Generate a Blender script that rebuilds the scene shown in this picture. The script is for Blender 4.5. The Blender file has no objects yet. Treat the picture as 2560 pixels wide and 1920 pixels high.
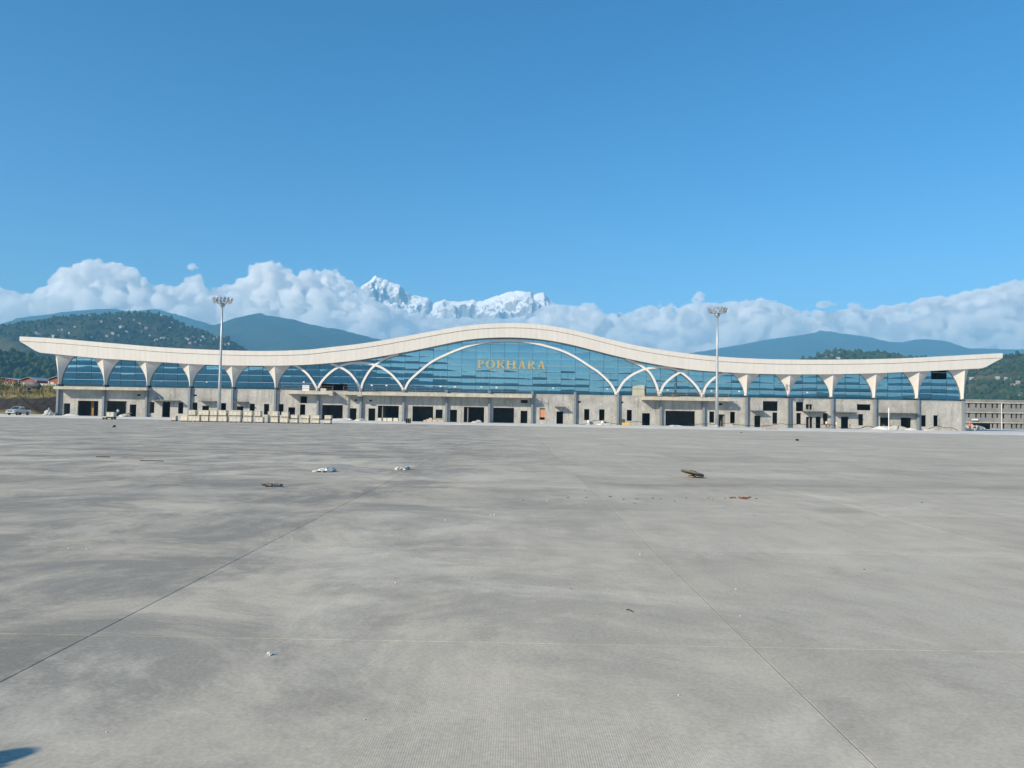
import bpy, bmesh, math, random
from mathutils import Vector, Matrix, noise
random.seed(7)
S = bpy.context.scene
C = S.collection
R = math.radians

# ------------------------------------------------------------------ camera
F = 1900.0                       # focal length in photograph pixels (2560 wide)
CAM_H = 1.6
YAW, PITCH, ROLL = R(-0.25), math.atan(80/1900), R(0.97)
CAM = Vector((0, 0, CAM_H))
_f = Vector((math.sin(YAW)*math.cos(PITCH), math.cos(YAW)*math.cos(PITCH), math.sin(PITCH)))
_r0 = Vector((math.cos(YAW), -math.sin(YAW), 0))
_u0 = _r0.cross(_f)
_r = _r0*math.cos(ROLL) + _u0*math.sin(ROLL)
_u = _u0*math.cos(ROLL) - _r0*math.sin(ROLL)
cd = bpy.data.cameras.new('camera')
cam = bpy.data.objects.new('camera', cd); C.objects.link(cam)
cam.matrix_world = Matrix(((_r.x, _u.x, -_f.x, CAM.x), (_r.y, _u.y, -_f.y, CAM.y), (_r.z, _u.z, -_f.z, CAM.z), (0, 0, 0, 1)))
cd.sensor_fit = 'HORIZONTAL'; cd.sensor_width = 36.0; cd.lens = 36.0*F/2560
cd.clip_start = 0.1; cd.clip_end = 120000
S.camera = cam

# ------------------------------------------------------------------ sky and sun
TO_SUN = Vector((-2.55, -2.25, 1.85)).normalized()
EL = math.asin(TO_SUN.z)
W = bpy.data.worlds.new('World'); S.world = W; W.use_nodes = True
wn = W.node_tree; wn.nodes.clear()
sky = wn.nodes.new('ShaderNodeTexSky'); sky.sky_type = 'NISHITA'; sky.sun_disc = False
sky.sun_elevation = EL; sky.sun_rotation = math.atan2(TO_SUN.x, TO_SUN.y)
sky.altitude = 800; sky.air_density = 1.0; sky.dust_density = 0.55; sky.ozone_density = 3.0
wb = wn.nodes.new('ShaderNodeBackground'); wb.inputs[1].default_value = 0.12
wo = wn.nodes.new('ShaderNodeOutputWorld')
sh = wn.nodes.new('ShaderNodeHueSaturation'); sh.inputs['Saturation'].default_value = 1.34; sh.inputs['Hue'].default_value = 0.497
wn.links.new(sky.outputs[0], sh.inputs['Color']); wn.links.new(sh.outputs[0], wb.inputs[0]); wn.links.new(wb.outputs[0], wo.inputs[0])
sl = bpy.data.lights.new('sun', 'SUN'); sl.energy = 5.0; sl.angle = R(0.5); sl.color = (1.0, 0.87, 0.67)
sun = bpy.data.objects.new('sun', sl); C.objects.link(sun)
sun.rotation_euler = TO_SUN.to_track_quat('Z', 'Y').to_euler(); sun.location = (-60, -60, 60)
S.view_settings.view_transform = 'Standard'; S.view_settings.look = 'None'
S.view_settings.exposure = 0.42; S.view_settings.gamma = 1.0; S.view_settings.use_curve_mapping = False
S.render.engine = 'CYCLES'
cy = S.cycles
cy.use_denoising = True; cy.denoiser = 'OPENIMAGEDENOISE'
cy.max_bounces = 24; cy.diffuse_bounces = 4; cy.glossy_bounces = 4; cy.volume_bounces = 22; cy.transmission_bounces = 8; cy.transparent_max_bounces = 16
cy.sample_clamp_indirect = 6; cy.caustics_reflective = False; cy.caustics_refractive = False
cy.use_adaptive_sampling = False

# ------------------------------------------------------------------ helpers: pixels to places
def ray(x, y):
    return _f + _r*((x-1280)/F) + _u*((960-y)/F)
def P(x, y, Y):                                   # where that pixel meets the upright plane at distance Y
    d = ray(x, y); return CAM + d*(Y/d.y)
def G(x, y, z=0.0):                               # where that pixel meets level ground
    d = ray(x, y); return CAM + d*((z-CAM_H)/d.z)

# ------------------------------------------------------------------ helpers: objects
def tag(o, label=None, cat=None, group=None, kind=None):
    if label: o['label'] = label
    if cat: o['category'] = cat
    if group: o['group'] = group
    if kind: o['kind'] = kind
    return o
def mesh_obj(name, verts, faces, mat, parent=None, smooth=False):
    me = bpy.data.meshes.new(name); me.from_pydata([tuple(v) for v in verts], [], faces); me.update()
    if smooth: me.polygons.foreach_set('use_smooth', [True]*len(me.polygons))
    if mat: me.materials.append(mat)
    return link(name, me, parent)
def link(name, me, parent=None, loc=None):
    o = bpy.data.objects.new(name, me); C.objects.link(o)
    if parent is not None: o.parent = parent
    if loc is not None: o.location = loc
    return o
def empty(name, loc=(0, 0, 0), rz=0.0):
    o = bpy.data.objects.new(name, None); C.objects.link(o); o.location = loc; o.rotation_euler = (0, 0, rz)
    o.empty_display_size = 0.3
    return o
def copy_tree(o, parent=None):
    c = o.copy(); C.objects.link(c)
    if parent is not None: c.parent = parent
    for ch in [k for k in o.children]:
        copy_tree(ch, c)
    return c
class MB:                                         # collects shapes for ONE mesh
    def __init__(s): s.v = []; s.f = []
    def add(s, vs, fs):
        n = len(s.v); s.v += [tuple(v) for v in vs]; s.f += [tuple(i+n for i in f) for f in fs]; return s
    def box(s, x0, x1, y0, y1, z0, z1):
        v = [(x0,y0,z0),(x1,y0,z0),(x1,y1,z0),(x0,y1,z0),(x0,y0,z1),(x1,y0,z1),(x1,y1,z1),(x0,y1,z1)]
        return s.add(v, [(0,3,2,1),(4,5,6,7),(0,1,5,4),(1,2,6,5),(2,3,7,6),(3,0,4,7)])
    def bevbox(s, x0, x1, y0, y1, z0, z1, b=0.02):
        rings = [(b, z0), (0, z0+b), (0, z1-b), (b, z1)]
        v = []
        for i, z in rings:
            a = i + (b if i == 0 else 0)*0
            xa, xb, ya, yb = x0+i, x1-i, y0+i, y1-i
            c = b if i == 0 else b*0.5
            v += [(xa+c,ya,z),(xb-c,ya,z),(xb,ya+c,z),(xb,yb-c,z),(xb-c,yb,z),(xa+c,yb,z),(xa,yb-c,z),(xa,ya+c,z)]
        f = [tuple(range(7,-1,-1)), tuple(range(24,32))]
        for k in range(3):
            for j in range(8):
                f.append((k*8+j, k*8+(j+1)%8, (k+1)*8+(j+1)%8, (k+1)*8+j))
        return s.add(v, f)
    def tube(s, pts, r, n=8, cap=True, flat=1.0):
        pts = [Vector(p) for p in pts]
        rs = r if isinstance(r, (list, tuple)) else [r]*len(pts)
        v = []; ref = Vector((0, 0, 1))
        for i, p in enumerate(pts):
            d = (pts[min(i+1, len(pts)-1)] - pts[max(i-1, 0)]).normalized()
            a = ref if abs(d.dot(ref)) < 0.95 else Vector((1, 0, 0))
            e1 = d.cross(a).normalized(); e2 = e1.cross(d).normalized()
            for k in range(n):
                t = 2*math.pi*k/n
                v.append(p + e1*(math.cos(t)*rs[i]) + e2*(math.sin(t)*rs[i]*flat))
        f = []
        for i in range(len(pts)-1):
            for k in range(n):
                f.append((i*n+k, i*n+(k+1)%n, (i+1)*n+(k+1)%n, (i+1)*n+k))
        if cap:
            f.append(tuple(range(n-1, -1, -1))); f.append(tuple(range((len(pts)-1)*n, len(pts)*n)))
        return s.add(v, f)
    def bar(s, a, b, w, h=None):                  # square bar from a to b
        h = h or w
        a = Vector(a); b = Vector(b); d = (b-a).normalized()
        up = Vector((0, 0, 1)) if abs(d.z) < 0.95 else Vector((0, 1, 0))
        e1 = d.cross(up).normalized()*(w/2); e2 = e1.cross(d).normalized()*(h/2)
        v = [a-e1-e2, a+e1-e2, a+e1+e2, a-e1+e2, b-e1-e2, b+e1-e2, b+e1+e2, b-e1+e2]
        return s.add(v, [(0,3,2,1),(4,5,6,7),(0,1,5,4),(1,2,6,5),(2,3,7,6),(3,0,4,7)])
    def lathe(s, prof, n=16, axis='Z', org=(0, 0, 0)):
        v = []
        for r, h in prof:
            for k in range(n):
                t = 2*math.pi*k/n; a, b = r*math.cos(t), r*math.sin(t)
                q = (a, b, h) if axis == 'Z' else ((a, h, b) if axis == 'Y' else (h, a, b))
                v.append((q[0]+org[0], q[1]+org[1], q[2]+org[2]))
        f = []
        for i in range(len(prof)-1):
            for k in range(n):
                f.append((i*n+k, i*n+(k+1)%n, (i+1)*n+(k+1)%n, (i+1)*n+k))
        f.append(tuple(range(n-1, -1, -1))); f.append(tuple(range((len(prof)-1)*n, len(prof)*n)))
        return s.add(v, f)
    def lump(s, c, rx, ry, rz, seed=0, sub=1, rough=0.25):
        bm = bmesh.new(); bmesh.ops.create_icosphere(bm, subdivisions=sub, radius=1)
        o = Vector((seed*3.7, seed*1.3, seed*7.1))
        for q in bm.verts:
            k = 1 + rough*noise.noise(q.co*1.6 + o)*1.6
            q.co = Vector((q.co.x*rx*k + c[0], q.co.y*ry*k + c[1], q.co.z*rz*k + c[2]))
        bm.verts.ensure_lookup_table()
        s.add([q.co.copy() for q in bm.verts], [[q.index for q in f.verts] for f in bm.faces]); bm.free()
        return s
    def build(s, name, mat, parent=None, smooth=False):
        return mesh_obj(name, s.v, s.f, mat, parent, smooth)
    def mesh(s, name, mat, smooth=False):
        me = bpy.data.meshes.new(name); me.from_pydata(s.v, [], s.f); me.update()
        if smooth: me.polygons.foreach_set('use_smooth', [True]*len(me.polygons))
        if mat: me.materials.append(mat)
        return me

# ------------------------------------------------------------------ materials
class NT:
    def __init__(s, name):
        s.m = bpy.data.materials.new(name); s.m.use_nodes = True
        s.t = s.m.node_tree; s.t.nodes.clear()
        s.out = s.t.nodes.new('ShaderNodeOutputMaterial')
    def n(s, t, **kw):
        q = s.t.nodes.new(t)
        for k, v in kw.items():
            if k.startswith('i_'):
                key = k[2:]
                q.inputs[int(key) if key.isdigit() else key.replace('_', ' ')].default_value = v
            else: setattr(q, k, v)
        return q
    def l(s, a, b): s.t.links.new(a, b)
    def ramp(s, fac, stops):
        q = s.n('ShaderNodeValToRGB'); e = q.color_ramp.elements
        while len(e) < len(stops): e.new(0.5)
        for k, (p, c) in enumerate(stops):
            e[k].position = p; e[k].color = c if len(c) == 4 else (*c, 1)
        s.l(fac, q.inputs[0]); return q.outputs[0]
    def mix(s, fac, a, b, mode='MIX'):
        q = s.n('ShaderNodeMix', data_type='RGBA', blend_type=mode)
        for sock, v in ((q.inputs[0], fac), (q.inputs[6], a), (q.inputs[7], b)):
            if hasattr(v, 'node'): s.l(v, sock)
            else: sock.default_value = v if isinstance(v, float) else ((*v, 1) if len(v) == 3 else v)
        return q.outputs[2]
    def math(s, op, a, b=0.0, c=0.0):
        q = s.n('ShaderNodeMath', operation=op)
        for k, v in enumerate((a, b, c)):
            if hasattr(v, 'node'): s.l(v, q.inputs[k])
            else: q.inputs[k].default_value = v
        return q.outputs[0]
    def coords(s, which='Object', scale=(1, 1, 1), loc=(0, 0, 0)):
        c = s.n('ShaderNodeTexCoord'); m = s.n('ShaderNodeMapping')
        m.inputs['Scale'].default_value = scale; m.inputs['Location'].default_value = loc
        s.l(c.outputs[which], m.inputs[0]); return m.outputs[0]
    def world(s, scale=(1, 1, 1), loc=(0, 0, 0)):
        c = s.n('ShaderNodeNewGeometry'); m = s.n('ShaderNodeMapping')
        m.inputs['Scale'].default_value = scale; m.inputs['Location'].default_value = loc
        s.l(c.outputs['Position'], m.inputs[0]); return m.outputs[0]
    def noise(s, vec, scale, detail=4, rough=0.55, dist=0.0):
        q = s.n('ShaderNodeTexNoise'); q.inputs['Scale'].default_value = scale; q.inputs['Detail'].default_value = detail
        q.inputs['Roughness'].default_value = rough; q.inputs['Distortion'].default_value = dist
        s.l(vec, q.inputs['Vector']); return q.outputs['Fac']
    def bsdf(s, color, rough=0.6, metal=0.0, spec=0.5, normal=None, **kw):
        b = s.n('ShaderNodeBsdfPrincipled')
        for k, v in (('Base Color', color), ('Roughness', rough), ('Metallic', metal), ('Specular IOR Level', spec)):
            if hasattr(v, 'node'): s.l(v, b.inputs[k])
            else: b.inputs[k].default_value = (*v, 1) if isinstance(v, tuple) and len(v) == 3 else v
        if normal is not None: s.l(normal, b.inputs['Normal'])
        for k, v in kw.items(): b.inputs[k.replace('_', ' ')].default_value = v
        s.l(b.outputs[0], s.out.inputs[0]); return b
    def bump(s, h, strength=0.3, dist=0.02):
        q = s.n('ShaderNodeBump'); q.inputs['Strength'].default_value = strength; q.inputs['Distance'].default_value = dist
        s.l(h, q.inputs['Height']); return q.outputs[0]

def plain(name, col, rough=0.6, metal=0.0, var=0.12, scale=3.0, spec=0.4, bump=0.0):
    t = NT(name); v = t.world()
    n1 = t.noise(v, scale, 5, 0.6)
    lo = tuple(c*(1-var) for c in col); hi = tuple(min(1, c*(1+var)) for c in col)
    c = t.ramp(n1, [(0.3, lo), (0.7, hi)])
    nm = t.bump(t.noise(v, scale*9, 3), bump, 0.02) if bump else None
    t.bsdf(c, rough, metal, spec, nm); return t.m
# ------------------------------------------------------------------ terrain, hills, snow peaks
def interp(pts, x):
    if x <= pts[0][0]: return pts[0][1]
    for (a, b), (c, d) in zip(pts, pts[1:]):
        if x <= c:
            t = (x-a)/(c-a); return b + (d-b)*t
    return pts[-1][1]
def fbm(v, oct=5, h=0.5): return noise.fractal(v, 1.0-h+0.3, 2.1, oct)

def hill_material(name, dark, light, clear, scale):
    t = NT(name); v = t.world()
    n1 = t.noise(v, scale, 6, 0.62); n2 = t.noise(v, scale*0.18, 4, 0.55); n3 = t.noise(v, scale*6, 3, 0.6)
    c = t.ramp(n1, [(0.35, dark), (0.65, light)])
    c = t.mix(t.ramp(n3, [(0.35, (0, 0, 0)), (0.75, (0.7, 0.7, 0.7))]), c, tuple(k*0.55 for k in dark))
    c = t.mix(t.ramp(n2, [(0.56, (0, 0, 0)), (0.66, (1, 1, 1))]), c, clear)
    t.bsdf(c, 0.95, spec=0.05); return t.m

def ridge_hill(name, sil, Y, front, back, mat, nu=200, nv=60, rough=0.12, detail=0.004, wl=0.25, seed=0, base=-2.0, fine=0.0):
    """a hill whose ridge stands at distance Y along the silhouette sil (pixels); it falls away over
    'front' metres towards the camera and 'back' metres behind"""
    tops = [(P(x, y, Y).x, P(x, y, Y).z) for x, y in sil]
    x0, x1 = tops[0][0], tops[-1][0]
    hmax = max(z for _, z in tops)
    V = []; Fc = []
    off = Vector((seed*17.3, seed*5.1, seed*2.7))
    for j in range(nv+1):
        t = j/nv*1.5 - 1.0                         # -1 front foot, 0 ridge, 0.5 back foot
        for i in range(nu+1):
            x = x0 + (x1-x0)*i/nu
            H = interp(tops, x)
            p = Vector((x/(front*wl), (t*front)/(front*wl), 0)) + off
            n_ = fbm(p, 6)
            if t <= 0:
                s = 1+t; prof = s*s*(3-2*s)*0.55 + s*0.45; y = Y + t*front
            else:
                s = 1-t*2; prof = s; y = Y + t*2*back
            k = 1 - abs(prof-0.5)*2; k = max(0, k)**0.6 * (1 if t <= 0 else 0.5)
            z = H*prof + hmax*rough*n_*k
            z += hmax*detail*noise.noise(p*24)*(0.4+prof) + fine*noise.noise(p*90)
            edge = min(1, (i/nu)/0.03, (1-i/nu)/0.03)
            z = base + (z-base)*edge
            xx = x if t <= 0 else x
            V.append((xx*(y/Y if t <= 0 else 1) if False else xx, y, z))
    for j in range(nv):
        for i in range(nu):
            a = j*(nu+1)+i; Fc.append((a, a+1, a+nu+2, a+nu+1))
    o = mesh_obj(name, V, Fc, mat, smooth=True)
    o['kind'] = 'structure'
    return o, tops

M_forest = hill_material('forested hillside', (0.030, 0.044, 0.018), (0.080, 0.088, 0.036), (0.14, 0.12, 0.06), 0.012)
M_forest_far = hill_material('far forested ridge', (0.018, 0.034, 0.016), (0.040, 0.062, 0.028), (0.05, 0.07, 0.03), 0.004)

HILLS = {}
HILLS['left'] = ridge_hill('hill', [(-700,990),(-300,905),(-150,870),(0,838),(60,818),(130,805),(200,795),(260,790),(330,787),(390,785),(420,790),(450,805),(480,822),(520,835),(560,845),(600,862),(615,878),(650,905),(720,960),(800,1030)],
    2500, 1060, 650, M_forest, 260, 90, 0.13, 0.02, 0.22, 1, fine=7.0)
HILLS['foot'] = ridge_hill('hill', [(-400,950),(-250,925),(-100,905),(0,897),(45,892),(90,900),(130,912),(200,930),(300,975),(380,1024)],
    1250, 420, 420, M_forest, 160, 50, 0.12, 0.03, 0.25, 2, fine=4.0)
ridge_hill('mountain', [(-700,905),(-400,860),(-100,835),(0,828),(60,818),(120,808),(140,790),(200,783),(290,772),(330,781),(400,775),(440,786),(480,797),(530,812),(600,838),(700,880),(900,1000)],
    7000, 2800, 1400, M_forest_far, 220, 60, 0.14, 0.006, 0.3, 3)
ridge_hill('mountain', [(380,1000),(440,900),(500,838),(555,812),(575,806),(585,808),(600,800),(625,788),(655,783),(680,790),(700,793),(740,800),(780,812),(850,825),(900,838),(960,852),(1050,872),(1150,900),(1300,960),(1450,1030)],
    6000, 2600, 1400, M_forest_far, 240, 70, 0.15, 0.006, 0.3, 4)
ridge_hill('mountain', [(1350,1020),(1500,935),(1600,905),(1700,886),(1760,878),(1800,870),(1850,862),(1900,852),(1945,845),(2000,838),(2040,831),(2050,826),(2062,829),(2075,828),(2092,833),(2110,834),(2160,841),(2200,852),(2220,855),(2255,856),(2285,849),(2320,852),(2360,864),(2400,872),(2440,871),(2500,874),(2560,873),(2700,880),(3100,960)],
    8200, 3000, 1500, M_forest_far, 260, 60, 0.12, 0.005, 0.3, 5)
HILLS['knoll'] = ridge_hill('hill', [(1850,970),(1930,930),(1990,907),(2030,896),(2060,888),(2095,883),(2130,884),(2170,889),(2195,886),(2220,892),(2240,898),(2280,898),(2320,908),(2420,950),(2560,1040)],
    2000, 560, 400, M_forest, 180, 50, 0.08, 0.012, 0.25, 6, fine=5.0)
HILLS['right'] = ridge_hill('hill', [(2150,1040),(2260,985),(2340,945),(2400,922),(2440,909),(2480,900),(2510,893),(2560,884),(2640,872),(2800,866),(3050,900),(3300,985)],
    1500, 780, 600, M_forest, 200, 90, 0.10, 0.016, 0.22, 7, fine=5.0)

# the far side of the valley, behind the camera: the glass facade mirrors it
def back_range(name, Y, X0, X1, hs, depth, seed):
    V = []; Fc = []; nu, nv = 160, 24
    for j in range(nv+1):
        t = j/nv
        for i in range(nu+1):
            x = X0 + (X1-X0)*i/nu
            p = Vector((x/900, t*depth/900, seed*9.1))
            H = hs*(0.75 + 0.55*noise.noise(Vector((x/1500, seed*3.3, 0))) + 0.22*noise.noise(Vector((x/420, seed*1.3, 4))))
            s = 1-abs(t*2-1); z = H*s**0.8*(1 + 0.25*fbm(p, 5)*(1-s)*2) + H*0.03*noise.noise(p*14)
            e = min(1, i/nu/0.05, (1-i/nu)/0.05)
            V.append((x, Y - t*depth, -2 + max(0, z)*e))
    for j in range(nv):
        for i in range(nu):
            a = j*(nu+1)+i; Fc.append((a, a+nu+1, a+nu+2, a+1))
    o = mesh_obj(name, V, Fc, M_forest, smooth=True); o['kind'] = 'structure'
back_range('hill', -1500, -2600, 2600, 62, 900, 1)
back_range('mountain', -4300, -7600, 7600, 440, 1900, 2)

# snow peaks
t = NT('snow and rock'); v = t.world()
geo = t.n('ShaderNodeNewGeometry'); sep = t.n('ShaderNodeSeparateXYZ'); t.l(geo.outputs['Normal'], sep.inputs[0])
nz = t.math('ADD', sep.outputs[2], t.math('MULTIPLY', t.noise(v, 0.0011, 6, 0.6), 0.5))
fac = t.ramp(nz, [(0.84, (0, 0, 0)), (0.96, (1, 1, 1))])
col = t.mix(fac, t.ramp(t.noise(v, 0.003, 5), [(0.3, (0.22, 0.23, 0.25)), (0.7, (0.42, 0.42, 0.43))]), (0.86, 0.87, 0.89))
t.bsdf(col, 0.8, spec=0.1); M_snow = t.m
def snow_range():
    sil = [(820,830),(850,790),(880,745),(905,714),(918,706),(930,697),(940,690),(950,692),(958,697),(968,697),(975,704),(988,708),(1001,712),(1012,724),(1030,737),(1050,739),(1070,743),(1077,750),(1083,759),(1096,752),(1110,746),(1128,752),(1150,752),(1182,746),(1193,754),(1220,747),(1251,736),(1270,729),(1291,726),(1310,727),(1327,730),(1334,738),(1345,735),(1360,734),(1374,748),(1400,765),(1440,790),(1500,840)]
    Y = 30000; tops = [(P(x, y, Y).x, P(x, y, Y).z) for x, y in sil]
    nu, nv = 420, 150; V = []; Fc = []
    x0, x1 = tops[0][0], tops[-1][0]; front, back = 5200, 3000
    for j in range(nv+1):
        t_ = j/nv*1.3 - 1
        for i in range(nu+1):
            x = x0 + (x1-x0)*i/nu; H = interp(tops, x)
            if t_ <= 0: y = Y + t_*front; prof = 0.30 + 0.70*(1+t_)**1.15
            else: y = Y + t_/0.3*back; prof = 1 - t_/0.3
            p = Vector((x/2300, y/2600, 3.1))
            rid = noise.ridged_multi_fractal(p, 0.9, 2.1, 6, 1.0, 2.0)
            rid2 = noise.ridged_multi_fractal(Vector((x/900 + y/2600, y/2300, 8.8)), 0.9, 2.1, 4, 1.0, 2.0)
            k = min(1, abs(t_)/0.22) if t_ <= 0 else 0.3
            z = H*prof + k*(620*(rid-1.05) + 170*(rid2-1.0)) + 60*noise.noise(p*9) + 25*noise.noise(p*31)
            if t_ < 0: z = min(z, H - 330*min(1, -t_*9))
            V.append((x, y, z))
    for j in range(nv):
        for i in range(nu):
            a = j*(nu+1)+i; Fc.append((a, a+1, a+nu+2, a+nu+1))
    o = mesh_obj('snow_mountain', V, Fc, M_snow, smooth=True); o['kind'] = 'structure'
snow_range()

# ------------------------------------------------------------------ clouds
def vapour(name, dens, col=(1, 1, 1)):
    t = NT(name); p = t.n('ShaderNodeVolumePrincipled')
    p.inputs['Color'].default_value = (*col, 1); p.inputs['Density'].default_value = dens
    for k in ('Density Attribute', 'Color Attribute', 'Temperature Attribute'): p.inputs[k].default_value = ''
    t.l(p.outputs[0], t.out.inputs[1]); return t.m
M_cloud = vapour('cloud vapour', 0.0095); M_mist = vapour('thin cloud vapour', 0.0004)

def cloud_bank(name, sil, Y, bottom, seed, label, step=12, rmin=8, rmax=34, depth=1700, voxel=42, small=False):
    rnd = random.Random(seed); m2 = Y/F
    mb = []
    x = sil[0][0]
    while x <= sil[-1][0]:
        top = interp(sil, x)
        for k in range(1 if small else 3):                 # crisp little heads along the crest
            r = rnd.uniform(4.0, 11.0)*(0.8 if small else 1)
            mb.append((P(x + rnd.uniform(-8, 8), top + r*0.8 + abs(rnd.gauss(0, 5)), Y - rnd.uniform(0, 350)), r*m2))
        y = top + 7
        while y < bottom:
            r = rmin*(rmax/rmin)**(rnd.random()**1.2)
            mb.append((P(x + rnd.uniform(-8, 8), y + r*rnd.uniform(0.9, 1.3), Y + rnd.uniform(0, depth) - (y-top)*m2*0.35), r*m2))
            y += r*rnd.uniform(0.8, 1.5)
        x += step*rnd.uniform(0.7, 1.3)
    M = MB()
    for c, r in mb: M.lump(c, r*1.12, r, r*0.95, rnd.random()*50, 2, 0.22)
    me = bpy.data.meshes.new(name); me.from_pydata(M.v, [], M.f); me.update()
    tmp = bpy.data.objects.new(name, me); C.objects.link(tmp)
    md = tmp.modifiers.new('r', 'REMESH'); md.mode = 'VOXEL'; md.voxel_size = voxel; md.use_smooth_shade = True
    dg = bpy.context.evaluated_depsgraph_get(); ev = tmp.evaluated_get(dg)
    m3 = bpy.data.meshes.new_from_object(ev)
    C.objects.unlink(tmp); bpy.data.objects.remove(tmp)
    nv_ = len(m3.vertices)
    co = [0.0]*(nv_*3); no = [0.0]*(nv_*3)
    m3.vertices.foreach_get('co', co); m3.vertex_normals.foreach_get('vector', no)
    disp = []
    for i in range(nv_):
        p = Vector(co[i*3:i*3+3])
        disp.append(70*noise.noise(p/420) + 62*(abs(noise.noise(p/210))-.2) + 40*noise.noise(p/95) + 18*noise.noise(p/50))
    def puffed(out, amp):
        q = m3.copy()
        q.vertices.foreach_set('co', [co[k] + no[k]*(out + amp*disp[k//3]) for k in range(nv_*3)])
        q.materials.clear(); q.polygons.foreach_set('use_smooth', [True]*len(q.polygons)); q.update()
        return q
    core = puffed(0, 1.0); core.materials.append(M_cloud)
    o = link(name, core); tag(o, label, 'cloud')
    return o
CB = [((-120,715),(-60,705),(0,712),(60,738),(100,728),(130,690),(165,668),(200,656),(240,650),(290,655),(330,668),(350,690),(380,705),(420,712),(450,722),(465,696),(485,686),(500,690),(512,715)),
      ((500,735),(530,722),(560,712),(600,702),(620,690),(640,658),(660,650),(690,648),(715,668),(728,692),(745,690),(765,678),(790,672),(810,674),(840,668),(858,690),(875,705),(900,720),(925,740),(960,758),(1000,774)),
      ((850,752),(900,760),(940,768),(985,770),(1030,778),(1080,786),(1140,792),(1200,792),(1260,792),(1310,790),(1340,778),(1370,762),(1400,754),(1420,758),(1445,768),(1465,756),(1478,758),(1490,775),(1520,780),(1560,778)),
      ((1540,780),(1580,778),(1592,768),(1615,760),(1640,772),(1655,758),(1675,755),(1690,774),(1715,764),(1735,758),(1765,756),(1800,752),(1830,750),(1862,746),(1885,752),(1912,744),(1935,750),(1960,760),(2000,770),(2040,775),(2080,776)),
      ((2060,778),(2100,774),(2112,764),(2122,756),(2138,762),(2150,772),(2180,771),(2220,766),(2260,756),(2300,744),(2350,740),(2400,732),(2450,720),(2500,708),(2560,698),(2640,690),(2720,690))]
CL = ['grey cumulus bank rising over the near hill with the village', 'tall ragged cumulus bank beside the snow peaks', 'low flat cloud bank across the foot of the snow peaks', 'puffy white cumulus row behind the sloping roof to the right of the peaks', 'wide smooth cloud bank sloping up over the blue ridge']
for k, (s_, l_) in enumerate(zip(CB, CL)):
    cloud_bank('cloud', list(s_), 17500 + 300*(k % 3), 905, 11+k, l_)
for k, (x, y, w, h) in enumerate([(487, 659, 26, 10), (1750, 735, 18, 26), (2068, 755, 34, 15)]):
    cloud_bank('cloud', [(x-w/2, y+h*0.1), (x, y-h/2), (x+w/2, y)], 17400, y+h*0.4, 31+k,
       ['tiny cloud wisp floating above the grey cumulus bank', 'small upright cloud wisp above the light mast', 'small loose cloud puff above the wide cloud bank'][k], step=6, rmin=4, rmax=7, depth=120, voxel=26, small=True)

# thin mist lying along the lower half of the cloud banks
def mist_bank():
    sil = [(-260, 765), (0, 760), (120, 735), (260, 720), (400, 745), (560, 750), (700, 730), (820, 745), (960, 772), (1100, 790), (1300, 796), (1500, 800), (1700, 796), (1900, 790), (2100, 800), (2300, 780), (2560, 745), (2760, 735)]
    n_ = 90; Y = 15400; V = []; Fc = []; m_ = 10
    for i in range(n_+1):
        x = sil[0][0] + (sil[-1][0]-sil[0][0])*i/n_
        zt = P(x, interp(sil, x) + 10*noise.noise(Vector((i*.35, 0, 0))), Y).z; zb = P(x, 930, Y).z; X = P(x, 800, Y).x
        cz, hz_ = (zt+zb)/2, (zt-zb)/2
        for k in range(m_):
            a = 2*math.pi*k/m_; V.append((X, Y + 700*math.cos(a), cz + hz_*math.sin(a)))
    for i in range(n_):
        for k in range(m_): Fc.append((i*m_+k, i*m_+(k+1) % m_, (i+1)*m_+(k+1) % m_, (i+1)*m_+k))
    Fc.append(tuple(range(m_-1, -1, -1))); Fc.append(tuple(range(n_*m_, n_*m_+m_)))
    o = mesh_obj('mist', V, Fc, M_mist, smooth=True); o['kind'] = 'stuff'
mist_bank()

# ------------------------------------------------------------------ the air
t = NT('haze air'); pv = t.n('ShaderNodeVolumePrincipled')
pv.inputs['Color'].default_value = (0.27, 0.67, 1.0, 1); pv.inputs['Density'].default_value = 1.4e-4
pv.inputs['Anisotropy'].default_value = 0.0; pv.inputs['Density Attribute'].default_value = ''; pv.inputs['Color Attribute'].default_value = ''; pv.inputs['Temperature Attribute'].default_value = ''
t.l(pv.outputs[0], t.out.inputs[1]); M_haze = t.m
hz = MB().box(-9400, 9400, -6900, 10200, -3.5, 1100).build('haze', M_haze); hz['kind'] = 'stuff'
# ------------------------------------------------------------------ materials of the built things
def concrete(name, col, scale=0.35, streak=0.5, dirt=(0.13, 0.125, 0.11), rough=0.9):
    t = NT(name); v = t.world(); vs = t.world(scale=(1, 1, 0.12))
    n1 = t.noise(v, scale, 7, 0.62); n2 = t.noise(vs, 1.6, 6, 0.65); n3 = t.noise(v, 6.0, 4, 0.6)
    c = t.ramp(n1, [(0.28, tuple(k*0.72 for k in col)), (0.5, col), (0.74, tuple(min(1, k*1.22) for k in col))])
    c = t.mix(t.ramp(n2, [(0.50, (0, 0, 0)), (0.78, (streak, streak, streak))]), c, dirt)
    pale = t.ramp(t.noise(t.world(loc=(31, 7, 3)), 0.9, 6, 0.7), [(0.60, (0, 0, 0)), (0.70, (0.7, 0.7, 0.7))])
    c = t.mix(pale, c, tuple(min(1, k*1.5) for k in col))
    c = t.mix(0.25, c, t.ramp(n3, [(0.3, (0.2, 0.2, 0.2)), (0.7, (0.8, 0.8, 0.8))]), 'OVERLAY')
    t.bsdf(c, rough, spec=0.2, normal=t.bump(n3, 0.25, 0.03)); return t.m
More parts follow.
